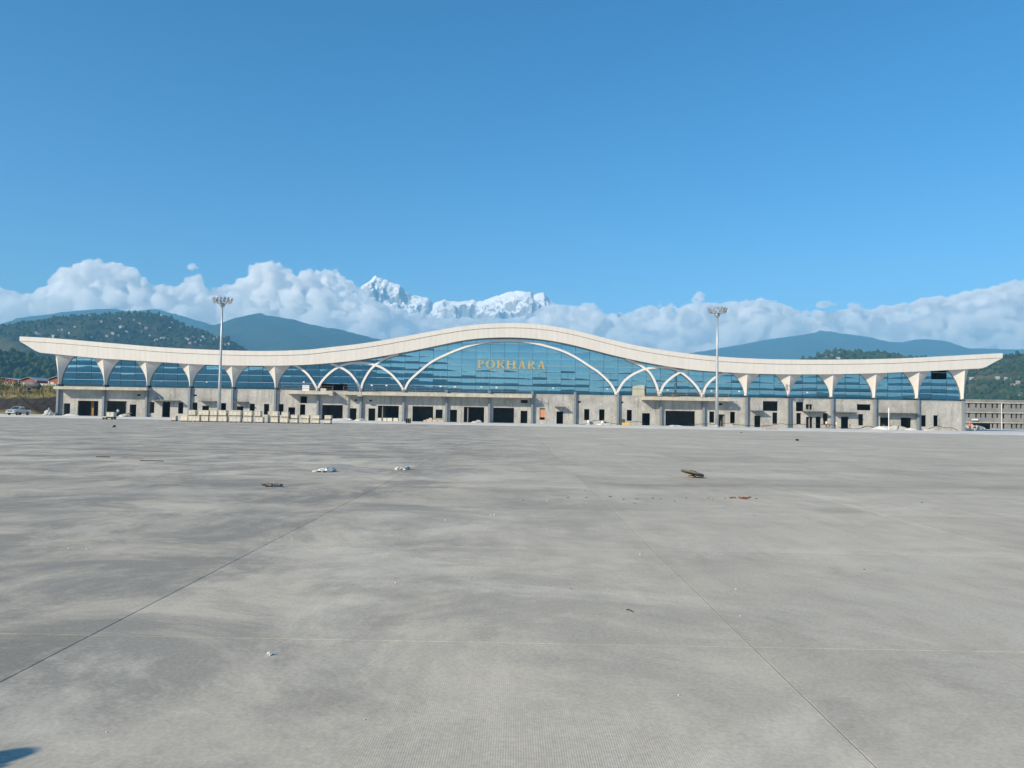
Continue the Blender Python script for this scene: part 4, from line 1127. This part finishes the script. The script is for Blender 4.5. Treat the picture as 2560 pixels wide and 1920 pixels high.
# leafy shrubs on the bank
def shrub(x, y, h, label, mat, n_=320, seed=1):
    rr = random.Random(seed); z = drop(BK, x, y)
    r = empty('shrub', (x, y, z)); tag(r, label, 'shrub', None)
    MB().tube([(0, 0, -.1), (.05, 0, h*.35), (.0, .05, h*.7)], [.07, .05, .02], 6).build('stem', M_wood, r)
    mb = MB()
    for k in range(n_):
        a = rr.uniform(0, 6.28); u = rr.uniform(-1, 1); q_ = rr.random()**.4
        c_ = Vector((math.cos(a)*math.sqrt(1-u*u)*h*.55*q_, math.sin(a)*math.sqrt(1-u*u)*h*.55*q_, h*.6+u*h*.42*q_))
        e1 = Vector((rr.gauss(0, 1), rr.gauss(0, 1), rr.gauss(0, .6))).normalized()*rr.uniform(.10, .20); e2 = e1.cross(Vector((rr.gauss(0, 1), rr.gauss(0, 1), rr.gauss(0, 1)))).normalized()*.09
        mb.add([c_-e1, c_+e2, c_+e1, c_-e2], [(0, 1, 2, 3)])
    mb.build('foliage', mat, r)
M_leaf = plain('shrub leaves', (0.06, 0.10, 0.028), 0.8, 0, 0.4, .8, 0.2)
shrub(P(6, 990, 190).x, 190, 4.0, 'large green shrub at the far edge of the bank', M_leaf, 700, 1)
shrub(P(118, 1010, 172).x, 177.5, 2.6, 'yellow green shrub at the foot of the bank beside the terminal', plain('yellow leaves', (.13, .14, .03), .8, 0, .3, .8), 300, 2)
shrub(P(60, 960, 215).x, 212, 2.2, 'small green shrub on top of the bank below the white wall', M_leaf, 300, 3)
# concrete mixer on the bank
px_ = P(82, 985, 196); zb = drop(BK, px_.x, 196)
r = empty('concrete_mixer', (px_.x, 196, zb)); tag(r, 'dark drum concrete mixer with a chute standing on the grassy bank', 'mixer')
M_dark = plain('dusty dark steel', (0.14, 0.14, 0.15), .7, .2, .25, 1.0)
o = MB().lathe([(.30, -2.0), (.65, -1.1), (.95, -.2), (.95, .7), (.6, 1.7), (.35, 2.0)], 16, 'X', (0, 0, 0)).build('drum', M_dark, r, True); o.location = (0, 0, 2.2); o.rotation_euler = (0, R(14), 0)
MB().bar((-2.0, 0, 2.2), (-3.3, -.3, .4), .5, .14).build('chute', M_dark, r)
for sx in (-1.1, 1.3): MB().box(sx-.1, sx+.1, -.7, .7, 0, 1.3).build('frame_leg', M_dark, r)
MB().box(-2.0, 2.4, -.6, .6, .55, .75).build('chassis', M_dark, r)
# white boundary wall and brick sheds behind the bank
pa, pb = P(-40, 962, 246), P(140, 964, 246)
o = MB().box(pa.x, pb.x, 246, 246.3, 4.0, P(60, 958, 246).z).build('boundary_wall', M_white2); tag(o, 'long white boundary wall on top of the grassy bank', 'wall')
def shed(xa, xb, ye, yr, yb_, Y, label, gable=True):
    a, b = P(xa, ye, Y), P(xb, ye, Y); w = b.x-a.x; z1 = a.z; zr_ = P((xa+xb)/2, yr, Y).z; z0 = 4.0
    r = empty('brick_shed', ((a.x+b.x)/2, Y, z0)); tag(r, label, 'shed', 'brick sheds behind the bank')
    h = z1-z0; hr = zr_-z0
    MB().add([(-w/2,0,0),(w/2,0,0),(w/2,0,h),(0,0,hr),(-w/2,0,h),(-w/2,9,0),(w/2,9,0),(w/2,9,h),(0,9,hr),(-w/2,9,h)], [(0,1,2,3,4),(9,8,7,6,5),(0,4,9,5),(1,6,7,2)]).build('wall', M_brick, r)
    for s_ in (-1, 1):
        e = w/2+.5; zz = h-(hr-h)*.5/(w/2)
        MB().add([(0,-.5,hr+.02),(s_*e,-.5,zz+.02),(s_*e,9.5,zz+.02),(0,9.5,hr+.02),(0,-.5,hr+.14),(s_*e,-.5,zz+.14),(s_*e,9.5,zz+.14),(0,9.5,hr+.14)], [(0,1,2,3),(7,6,5,4),(0,4,5,1),(1,5,6,2),(2,6,7,3)]).build('roof', M_tin, r)
    for k in range(max(2, int(w/2.6))):
        x = -w/2+1.3+k*2.5
        if x > w/2-.6: break
        MB().box(x-.55, x+.55, -.05, -.004, h-2.1, h-.9).build('window', M_white, r)
    for x in (-w/2+.1, w/2-.1): MB().box(x-.12, x+.12, -.08, -.006, 0, h).build('corner_post', M_white, r)
shed(-30, 47, 949, 945, 960, 262, 'long orange brick shed with a flat pale tin roof')
shed(52, 91, 950, 943.5, 960, 256, 'orange brick shed with a low pale gable between the other sheds')
shed(121, 165, 949, 941, 960, 256, 'orange brick shed half hidden behind the terminal end')
# timber props leaning on the bank and broken concrete at its foot
for k in range(5):
    a = P(40+k*6, 985+k*2, 182); b = P(72+k*6, 1020+k*2.2, 176)
    o = MB().tube([a, b], .04, 6).build('timber_pole', M_pallet); tag(o, 'thin timber pole lying slantwise down the dark bank', 'pole', 'timber poles on the bank')
for k, (x, y, w, h) in enumerate([(116, 1030, 1.0, 1.2), (122, 1028, .8, 1.5), (127, 1031, .7, 1.1), (113, 1036, 1.1, .5)]):
    p_ = P(x, 1036, 156); o = MB().lump((0, 0, h*.4), w*.5, .5, h*.55, 3+k, 1, .5).build('concrete_rubble', M_white2); o.location = (p_.x, 156, .12)
    tag(o, 'jagged lump of broken pale concrete at the foot of the bank', 'rubble', 'rubble by the bank')

# ------------------------------------------------------------------ grey block beyond the right end
YB = 218.0
def zB(x, y): return P(x, y, YB).z
def q7(v): return 2360+v/11.06
xa = P(2404, 1040, YB).x; xb = P(2680, 1040, YB).x
r = empty('concrete_block', (xa, YB, 0)); tag(r, 'unfinished three-storey grey block with bare window slots beyond the terminal', 'building')
lv = [zB(2480, 1006.8), zB(2480, 1031.3), zB(2480, 1056.2)]; ztop = zB(2480, 999)
WN = [(668,720),(868,920),(1000,1050),(1130,1182),(1318,1372),(1450,1505),(1585,1678),(1848,1900),(1980,2030),(2110,2160),(2300,2350),(2430,2480),(2560,2620)]
hs = []
for li, zt in enumerate(lv):
    for k, (a, b) in enumerate(WN):
        if li == 2 and k < 4: continue
        big = 1.25 if k == 6 else 1.18
        hs.append((P(q7(a), 1040, YB).x-xa, P(q7(b), 1040, YB).x-xa, zt-0.20-big*1.12, zt-0.20))
hs.append((P(q7(790), 1040, YB).x-xa, P(q7(1290), 1040, YB).x-xa, -.3, lv[2]-.2))
mb = MB(); wall_mesh(mb, 0, xb-xa, -.6, ztop-.02, hs, 0, .3); mb.build('wall', M_conc2, r)
for zt in lv: MB().box(-.2, xb-xa, -.35, -.005, zt-.16, zt+.10).build('floor_edge', M_slab, r)
MB().box(-.2, xb-xa, .31, 14, ztop-.3, ztop-.04).build('roof', M_conc2, r)
for zt in lv[1:]: MB().box(0, xb-xa, .31, 14, zt-.15, zt+.05).build('floor_slab', M_int, r)
MB().box(0, xb-xa, 6, 6.3, -.6, ztop-.32).build('rear_wall', M_int, r)
MB().box(0, .3, .31, 14, -.6, ztop-.32).build('end_wall', M_conc2, r)
x = P(q7(1570), 1040, YB).x-xa; MB().tube([(x, -.45, -.3), (x, -.45, lv[0]-.2)], .11, 8).build('drain_pipe', M_white, r)
p_ = P(q7(730), 1, YB).x-xa; MB().box(p_-.9, p_+.9, -.5, -.36, lv[2]+.5, lv[2]+1.0).build('air_unit', M_white, r)
for k in range(9):
    p_ = P(q7(1000+k*75), 1075, 200); o = MB().lump((0, 0, .3), 1.0+.3*(k % 3), .9, .5+.35*((k*7) % 4)/3, 20+k, 2, .4).build('sand_heap', M_slab)
    o.location = (p_.x, 208+(k % 3), .1); tag(o, 'low pale heap of sand and rubble before the grey block', 'heap', 'heaps before the grey block')

# ------------------------------------------------------------------ things along the facade
def stand(name, x, Y, mb, mat, label, cat, group=None, rz=0, z=.12):
    o = mb.build(name, mat); p_ = P(x, 1055, Y); o.location = (p_.x, Y, z); o.rotation_euler = (0, 0, rz); tag(o, label, cat, group); return o
def drum(x, Y, label):
    r = empty('white_barrel', (P(x, 1050, Y).x, Y, .12)); tag(r, label, 'barrel', 'white barrels by the wall')
    MB().lathe([(.27, 0), (.30, .04), (.31, .45), (.30, .82), (.26, .88)], 16).build('body', M_white, r, True)
    MB().lathe([(.12, .88), (.12, .92), (.02, .93)], 10).build('lid', M_galv, r)
drum(1471.7, 157.3, 'white barrel in front of the first of three narrow window openings')
drum(1507, 157.3, 'white barrel in front of the third narrow window opening from the board-filled window')
drum(2446.5, 170, 'white barrel at the broken opening of the grey block')
stand('orange_board', 1355.5, 157.9, MB().box(-.55, .55, 0, .06, 1.35, 2.95).box(-.5, .5, .06, .10, 1.3, 1.4), plain('orange board', (.62, .27, .14), .8, 0, .1, 1.), 'orange board filling the lower part of a narrow window opening', 'board')
stand('cabinet', 1557.5, 155.8, MB().bevbox(-.42, .42, 0, .5, .06, 1.25, .02).box(-.38, .38, .02, .48, 0, .06), plain('green steel', (.06, .10, .085), .5, .1, .1, 1.), 'dark green steel cabinet standing beside the steel column', 'cabinet')
stand('yellow_crate', 1565.5, 154.8, MB().bevbox(-.78, .78, 0, .6, .05, .52, .03).box(-.7, .7, .05, .55, 0, .05), plain('yellow orange panel', (.72, .45, .12), .7, 0, .08, 1.), 'low yellow orange crate in front of the green cabinet', 'crate')
# small dark roller by the apron edge
r = empty('tyre_stack', (P(1020.5, 1056, 126).x, 126, .1)); tag(r, 'short stack of black tyres lying at the pavement edge', 'tyres')
for k in range(3):
    MB().lathe([(.22, -.1), (.36, -.1), (.42, -.04), (.42, .04), (.36, .1), (.22, .1)], 18, 'X', (-.3+.3*k, 0, .42)).build('tyre', M_black, r, True)
# red and white barrier on the pavement
p_ = P(1928, 1080, 126); r = empty('barrier', (p_.x, 126, .02)); tag(r, 'low red trestle barrier lying at the pavement edge', 'barrier')
M_red = plain('red paint', (.42, .10, .09), .6, 0, .1, 1.)
MB().box(-.9, 1.0, -.05, .05, .12, .22).build('board', M_red, r)
for sx in (-1.35, .1): MB().bar((sx, .3, 0), (sx, .3, .85), .05).build('post', M_rail, r)
MB().bar((-1.4, .3, .55), (.15, .3, .55), .045).build('bar', M_rail, r)
for sx in (-.7, .8): MB().bar((sx, -.25, 0), (sx, .2, .15), .06).build('foot', M_red, r)
# crates, sacks and rubble lying in the openings
rg = random.Random(12)
for k, (x, w, h) in enumerate([(948.5, .75, .62), (962, .72, .66), (974, 1.0, .66), (989, .95, .66)]):
    stand('carton', x, 156.2, MB().bevbox(-w/2, w/2, 0, .6, 0, h, .02), M_crate, 'pale carton in a row before the wide dark opening', 'carton', 'row of cartons before the wide opening')
for k in range(7):
    x = 1062+k*7.0; stand('block_stack', x, 156.4+.1*(k % 2), MB().bevbox(-.3, .3, 0, .5, 0, [.35, .55, .8, .5, .4, .5, .35][k], .015), plain('pinkish block', (.55, .43, .34), .9, 0, .15, 2.) if k == 0 else bpy.data.materials['pinkish block'], 'pinkish pile of building blocks below a gridded window', 'blocks', 'pile of blocks below the gridded window')
HEAPS = ['flat pale heap at the first narrow doorway beside the bank', 'pale heap under the propped plywood by the trolley', 'wide flat pale heap in front of the deep recessed porch', 'rounded pale heap before the doorway right of the recessed porch', 'tall white heap inside the wide opening with a light panel', 'smaller pale heap beside the tall white heap in the wide opening', 'flat pale heap below the narrow windows with barrels', 'small pale heap beside the second white barrel', 'very flat pale heap before the wide dark garage recess', 'large pale heap in the first of the last two doorways', 'large pale heap between the last two doorways', 'low pale heap by the last doorway beside a column', 'small pale heap below the window with the steel grid in the last bay', 'pale heap at the steel column by the first balcony gap']
def heap(x, Y, w, h, mat, label, n_, sub=2, z=.1):
    o = MB().lump((0, 0, 0), w, w*.6, h, n_, sub, .35).build('rubble_heap', mat); o.location = (P(x, 1060, Y).x, Y, z); tag(o, label, 'heap', 'small heaps along the wall foot'); return o
for k, (x, w, h) in enumerate([(176, 1.6, .35), (312, 1.3, .6), (849, 2.4, .35), (865, 1.5, .5), (1197, .9, .55), (1186, .7, .35), (1500, 1.4, .3), (1517, 1.0, .35), (1690, 1.6, .25), (2210, 2.2, .75), (2243, 2.0, .8), (2275, 1.5, .4), (2323, 1.2, .3), (900, 1.3, .45)]):
    heap(x, 154.5-(k % 3)*.8, w, h, (M_white2, M_slab, M_strip)[k % 3], HEAPS[k], 40+k)
p_ = P(1280, 1, 157)
stand('plank_stack', 312, 155.2, MB().bar((-1.1, 0, .1), (1.0, .2, .85), .9, .08).bar((-1.0, .05, .0), (1.1, .25, .75), .8, .06), plain('pinkish ply', (.50, .36, .26), .8, 0, .1, 2.), 'pinkish plywood sheets propped in the wide opening by the trolley', 'plywood')
stand('timber_board', 229.5, 159.5, MB().box(-.30, .30, 0, .06, 0, 3.0).box(-.25, .25, .06, .09, 1.0, 1.15), plain('brown board', (.36, .18, .05), .7, 0, .15, 2.), 'tall brown timber board standing inside the first wide opening', 'board')
r = stand('white_board', 762, YW-PJ+.3, MB().box(-.72, .72, 0, .05, .02, 1.22).bar((-.6, .0, 0), (-.6, .45, .02), .05).bar((.6, .0, 0), (.6, .45, .02), .05), M_white, 'white notice board propped on the balcony slab beside the capital', 'board', z=6.02)
r = stand('carton', 806, YW-PJ+.5, MB().bevbox(-.6, .6, 0, .5, 0, .5, .02).box(-.5, .5, .05, .45, .5, .62), M_crate2, 'brown carton on the balcony slab by the white notice board', 'carton', z=6.02)
for k, (x, y0, y1) in enumerate([(1625, .12, .30), (1650, .10, .26), (1678, .2, .45), (1690, .12, .3), (935, .08, .25), (912, .1, .2)]):
    stand('timber_pile', x, YW-1.3, MB().bar((-1.1, -.2, y0), (1.2, .2, y1*.7), .12).bar((-.9, .15, .08), (1.1, -.2, y0+.05), .12).bar((-1.0, .0, y1*.6), (.8, .1, .07), .1), M_wood, 'loose timber offcuts piled on the balcony slab', 'timber', 'timber on the balcony slabs', z=6.04)
# black hose snaking along the facade foot
def hose(pts, Y, label, r_=.055):
    w = [P(x, y, Y) for x, y in pts]; w = smooth_pts([Vector((p.x, Y+.25*noise.noise(Vector((p.x*.3, 0, 0))), max(.16, p.z))) for p in w], 6)
    o = MB().tube(w, r_, 6).build('hose', M_black, smooth=True); tag(o, label, 'hose', 'black hoses along the facade')
def zz5(l): return [(1460+a/5.53, 800+b/5.53) for a, b in l]
def zz6(l): return [(1820+a/5.53, 800+b/5.53) for a, b in l]
def zz7(l): return [(2160+a/5.53, 800+b/5.53) for a, b in l]
hose(zz5([(-60,1440),(0,1440),(60,1425),(130,1395),(195,1385),(250,1395),(320,1415),(400,1430),(470,1440)]), 156.2, 'black hose sagging past the two white barrels')
hose(zz5([(620,1428),(660,1410),(720,1405),(780,1412),(860,1440)]), 156.2, 'short black hose arching beside the yellow orange crate')
hose(zz5([(1480,1445),(1600,1440),(1680,1435),(1760,1440),(1830,1450),(1940,1430),(2020,1425),(2080,1440)])+zz6([(60,1440),(180,1452),(300,1455),(420,1465),(560,1460),(680,1440),(760,1435),(860,1450),(960,1440),(1100,1450)]), 156.0, 'long black hose looping past the second floodlight mast')
hose(zz6([(1180,1435),(1300,1445),(1450,1450),(1560,1490),(1680,1500),(1780,1505),(1860,1490),(1910,1470),(1960,1468),(2020,1490),(2080,1515)]), 155.8, 'long black hose rising in a hump past the wide canopied doorway')
hose(zz7([(-30,1490),(60,1465),(160,1500),(230,1500),(300,1470),(380,1462),(460,1470),(540,1468)]), 155.8, 'black hose draped over the rubble by the last doorways')
hose(zz7([(760,1520),(850,1515),(920,1495),(990,1468),(1060,1475),(1130,1490),(1200,1490),(1250,1505),(1300,1530)]), 155.9, 'black hose humping along the last bay beside the end column')
# scaffold stair beside the balcony slab end
r = empty('scaffold', (P(1345, 1, YW-.9).x, YW-.9, 0)); tag(r, 'slender steel scaffold frame hanging at the end of the long balcony slab', 'scaffold')
def sc(a, b): 
    A, B = P(1100+a[0]/5.53, 800+a[1]/5.53, YW-.9), P(1100+b[0]/5.53, 800+b[1]/5.53, YW-.9)
    MB().tube([A-r.location, B-r.location], .035, 6).build('tube', M_galv, r)
for a, b in [((1282,1050),(1436,1110)),((1282,1085),(1436,1150)),((1335,1035),(1335,1145)),((1375,1050),(1375,1145)),((1436,1060),(1436,1220)),((1300,1060),(1436,1120))]: sc(a, b)
# thin pegs on the pavement
for k, (x, y0, y1) in enumerate([(1399, 1058, 1066), (1416, 1052, 1066), (2222, 1019, 1075)]):
    Y = 150; a, b = P(x, y0, Y), P(x, y1, Y)
    o = MB().tube([(0, 0, 0), (0, 0, a.z-.12)], .03 if k < 2 else .10, 6).build('peg' if k < 2 else 'standpipe', M_rail if k < 2 else M_white); o.location = (a.x, Y, .12)
    tag(o, 'thin steel peg standing on the pale pavement' if k < 2 else 'tall white standpipe before the wide door canopy', 'peg' if k < 2 else 'pipe', 'pegs' if k < 2 else None)

# ------------------------------------------------------------------ litter on the apron
def ground_lump(name, x, y, w, h, mat, label, cat, n_, group=None, flat=.6, sub=2, rough=.4):
    p_ = G(x, y); s_ = p_.y/F
    o = MB().lump((0, 0, h*s_*.32), w*s_*.5, w*s_*.5*flat, h*s_*.55, n_, sub, rough).build(name, mat); o.location = (p_.x, p_.y, .0); tag(o, label, cat, group); return o
ground_lump('stone', 674, 1638, 12, 10, M_white2, 'small pale stone lying alone on the nearer slabs', 'stone', 1, None, .8)
M_cloth = plain('white crumpled sheet', (.80, .76, .66), .9, 0, .12, 3.)
def rag(x0, x1, y, hs_, label, n_):
    p_ = G((x0+x1)/2, y); s_ = p_.y/F; r_ = empty('crumpled_sheet', (p_.x, p_.y, 0)); tag(r_, label, 'plastic sheet')
    mb = MB(); n2 = len(hs_)
    for k, h in enumerate(hs_):
        x = ((k+.5)/n2-.5)*(x1-x0)*s_
        mb.lump((x, .05*((k % 3)-1), h*s_*.35), (x1-x0)*s_/n2*.75, .22, h*s_*.55, n_+k, 2, .55)
    mb.build('sheet', M_cloth, r_)
    k = MB().lump(((x1-x0)*s_*.38, .06, .05), .14, .16, .07, n_+9, 2, .4).build('dark_fold', M_galv, r_)
rag(785, 833, 1179, [3, 6, 10, 7, 11, 6], 'crumpled white plastic sheet on the apron before the first mast', 50)
rag(990, 1016, 1174, [7, 5, 7, 4], 'smaller crumpled white sheet close to the dark apron joint', 70)
p_ = G(680, 1217); s_ = p_.y/F; r = empty('rubble_row', (p_.x, p_.y, 0)); tag(r, 'dark row of broken concrete lumps on the dirt track', 'rubble')
M_rub = plain('dark rubble', (.16, .15, .13), .95, 0, .35, 4.)
for k in range(7):
    MB().lump(((k-3)*7.2*s_, .05*((k*5) % 3-1), .045), .055, .06, .04+.015*((k*3) % 3), 80+k, 1, .5).build('lump', M_rub, r)
# tilted cable-drum disc
p_ = G(1731, 1194); s_ = p_.y/F
r = empty('drum_disc', (p_.x, p_.y, 0.0)); tag(r, 'round timber cable drum flange lying tilted on the apron', 'drum')
M_disc = plain('grey timber disc', (.15, .125, .095), .85, 0, .35, 6.)
d = MB().lathe([(.05, -.02), (.31, -.02), (.32, .0), (.31, .03), (.05, .03)], 28).build('flange', M_disc, r); d.rotation_euler = (R(-6), R(14), 0); d.location = (0, 0, .12)
MB().lathe([(.08, .03), (.10, .05), (.09, .07), (.03, .07)], 14).build('hub', M_pallet, d)
for k in range(6):
    a = k*math.pi/3+.3; MB().bar((.12*math.cos(a), .12*math.sin(a), .033), (.30*math.cos(a), .30*math.sin(a), .033), .03, .012).build('batten', M_wood, d)
for a in (.8, 2.0): MB().tube([(.26*math.cos(a), .26*math.sin(a), .03), (.26*math.cos(a), .26*math.sin(a), .10)], .008, 5).build('bolt', M_rail, d)
MB().lump((0, 0, .03), .12, .1, .05, 91, 1, .3).build('prop_stone', M_rub, r)
# red brick crumbs and clods
M_crumb = plain('brick crumbs', (.22, .095, .05), .95, 0, .35, 6.); M_clod = plain('brown clods', (.15, .12, .08), .95, 0, .3, 5.)
p_ = G(1852, 1246); s_ = p_.y/F
r = empty('brick_crumbs', (p_.x, p_.y, 0)); tag(r, 'scatter of crushed reddish brick on the apron near the drum disc', 'brick rubble')
rg = random.Random(21)
for k in range(16): MB().lump((rg.gauss(-.02, .14), rg.gauss(0, .09), .012), rg.uniform(.02, .05), rg.uniform(.02, .05), rg.uniform(.01, .025), 100+k, 1, .4).build('crumb', M_crumb, r)
zl = [(48,329),(241,317),(320,316),(424,313),(482,324),(541,323),(607,319),(641,323),(530,341),(703,332),(752,319),(848,319),(868,323),(921,320),(315,288),(1055,322),(1770,339),(255,710),(1522,627),(1048,393),(990,36)]
for k, (a, b) in enumerate(zl):
    x, y = 1280+a/1.728, 1060+b/1.728
    o = ground_lump('clod', x, y+1, rg.uniform(4, 9), rg.uniform(1.2, 2.2), M_clod, 'small flat brown clod of earth dropped on the apron', 'clod', 130+k, 'clods dropped on the apron', .7, 1, .4)
for k, (x, y) in enumerate([(1368, 1252), (1114, 1300), (1228, 1288), (1236, 1287), (172, 1371), (217, 1372), (989, 1458), (1600, 1386), (1840, 1473), (1850, 1540), (911, 1798), (266, 1830), (1697, 1738)]):
    ground_lump('pebble', x, y+1, 4.5, 3.5, M_strip, 'tiny pale pebble on the apron slabs', 'pebble', 160+k, 'pebbles on the apron', .8, 1, .4)
for k, (x, y, l) in enumerate([(380, 1153, 60), (258, 1143, 36), (835, 1365, 0), (1572, 1529, 12), (1993, 1102, 8)]):
    if not l: continue
    p_ = G(x, y); s_ = p_.y/F
    o = MB().tube([(-l*s_*.5, 0, .01), (0, .05 if l > 20 else .008, .014), (l*s_*.5, -.03, .01)], .012 if l > 20 else .005, 5).build('stick', M_pallet); o.location = (p_.x, p_.y, .004); tag(o, 'thin dark stick lying flat on the apron', 'stick', 'sticks on the apron')
for k, (x, y) in enumerate([(285, 1067), (1993, 1101)]):
    ground_lump('dark_clod', x, y+1, 9, 6, M_black, 'small dark lump lying far out on the apron near the pavement', 'clod', 190+k, 'dark lumps', .8, 1, .4)

# ------------------------------------------------------------------ houses and forest on the hills
M_hw = [plain('house wall white', (.48, .47, .45), .8, 0, .08, .1), plain('house wall pink', (.50, .36, .30), .8, 0, .1, .1), plain('house wall grey', (.40, .40, .38), .8, 0, .1, .1)]
M_hr = [plain('house roof tin', (.42, .46, .50), .5, .2, .1, .1), plain('house roof rust', (.30, .15, .10), .7, 0, .15, .1)]
def put_houses(key, pts, label, grp, size, seed):
    o = HILLS[key][0]; T = bvh(o); rr = random.Random(seed)
    for k, (x, y, *w) in enumerate(pts):
        d = ray(x, y); h = T.ray_cast(CAM, d.normalized())
        if not h[0]: continue
        p_ = h[0]; w_ = size*(w[0] if w else rr.uniform(.7, 1.25)); dp = w_*.65; ht = size*rr.uniform(.42, .75)
        r_ = empty('hillside_house', (p_.x, p_.y-dp*.3, p_.z-1.0), R(rr.uniform(-25, 25))); tag(r_, label, 'house', grp)
        MB().box(-w_/2, w_/2, 0, dp, 0, ht+1).build('wall', M_hw[rr.choice((0, 0, 0, 1, 2))], r_)
        m_ = MB()
        if rr.random() < .5: m_.box(-w_/2-.4, w_/2+.4, -.4, dp+.4, ht+1.01, ht+1.4)
        else: m_.add([(-w_/2-.5,-.5,ht+1.01),(w_/2+.5,-.5,ht+1.01),(w_/2+.5,dp+.5,ht+1.01),(-w_/2-.5,dp+.5,ht+1.01),(-w_/2-.5,dp/2,ht+3),(w_/2+.5,dp/2,ht+3)], [(0,1,5,4),(2,3,4,5),(0,4,3),(1,2,5),(3,2,1,0)])
        m_.build('roof', M_hr[rr.random() < .3], r_)
        for j in range(2): MB().box(-w_*.3+j*w_*.4, -w_*.3+j*w_*.4+w_*.16, -.12, -.02, ht*.45, ht*.8).build('window', M_black, r_)
def s1(l): return [(a/3.16, 600+b/3.16, *c) for a, b, *c in l]
put_houses('left', s1([(710,605),(800,650),(850,697),(945,695,2.2),(965,693,1.8),(945,630),(1055,637),(1100,663),(1155,705),(1272,602,.7),(1355,655),(1340,700),(465,717),(490,720),(545,742),(310,748),(285,745),(765,737),(715,772),(930,765),(845,765),(1025,770),(1240,795),(1262,785,1.6),(1285,783,1.7),(1300,778),(1325,788),(1225,798),(1470,782),(1530,775),(1580,800),(1600,770),(1635,802),(1642,780),(1500,820),(1545,815),(1582,836),(1690,790),(1708,776),(1805,830),(1485,792),(1615,785),(1560,790),(1655,812),(1775,832),(1740,822),(660,700),(590,690),(1000,728),(1120,735),(1180,760),(420,770),(890,745)]),
    'small pale village house scattered over the hazy wooded hill behind the curling roof end', 'village houses on the wooded hill', 7.5, 1)
put_houses('right', [(2160+a/5.53, 800+b/5.53) for a, b in [(1480,820),(1845,823),(1960,828),(1965,847),(2063,848),(2010,882),(2130,888),(2060,913),(2165,912),(1575,690),(1680,672),(2175,1035),(2190,1085),(2150,1070)]],
    'small pale house among trees on the green hillside above the grey block', 'houses on the green hillside', 5.2, 2)
put_houses('knoll', [(1820+a/5.53, 800+b/5.53) for a, b in [(1440,492),(1440,512),(1350,532),(1520,537),(1640,520),(1550,474)]],
    'tiny pale house on the low wooded knoll behind the roof', 'houses on the low knoll', 7.5, 3)
def forest(key, n_, rmin, rmax, seed, ylim=None):
    o = HILLS[key][0]; me = o.data; rr = random.Random(seed)
    polys = [p_ for p_ in me.polygons if p_.center.z > 4 and p_.normal.y < 0.35]
    mb = MB(); ico = bmesh.new(); bmesh.ops.create_icosphere(ico, subdivisions=1, radius=1)
    iv = [v_.co.copy() for v_ in ico.verts]; ifc = [[v_.index for v_ in f_.verts] for f_ in ico.faces]; ico.free()
    for k in range(n_):
        p_ = rr.choice(polys); vs = [me.vertices[i].co for i in p_.vertices]; a, b = rr.random(), rr.random()
        c_ = vs[0].lerp(vs[1], a).lerp(vs[3].lerp(vs[2], a), b)
        if noise.noise(Vector((c_.x/90, c_.y/90, seed))) < -.28: continue
        r_ = rr.uniform(rmin, rmax); hh = r_*rr.uniform(.8, 1.5)
        mb.add([(c_.x+v_.x*r_*rr.uniform(.65, 1.2), c_.y+v_.y*r_*rr.uniform(.7, 1.15), c_.z+hh*.7+v_.z*hh*rr.uniform(.7, 1.2)) for v_ in iv], ifc)
    o = mb.build('forest', M_crowns); o['kind'] = 'stuff'
t = NT('tree crowns'); v = t.world()
c = t.ramp(t.noise(v, .05, 3), [(.3, (.016, .032, .012)), (.55, (.040, .065, .022)), (.75, (.075, .10, .035))]); t.bsdf(c, .95, spec=.05); M_crowns = t.m
forest('left', 10000, 3.0, 6.0, 1); forest('knoll', 3000, 4, 8, 2); forest('right', 9500, 2.6, 5.2, 3); forest('foot', 3500, 3.5, 7, 4)
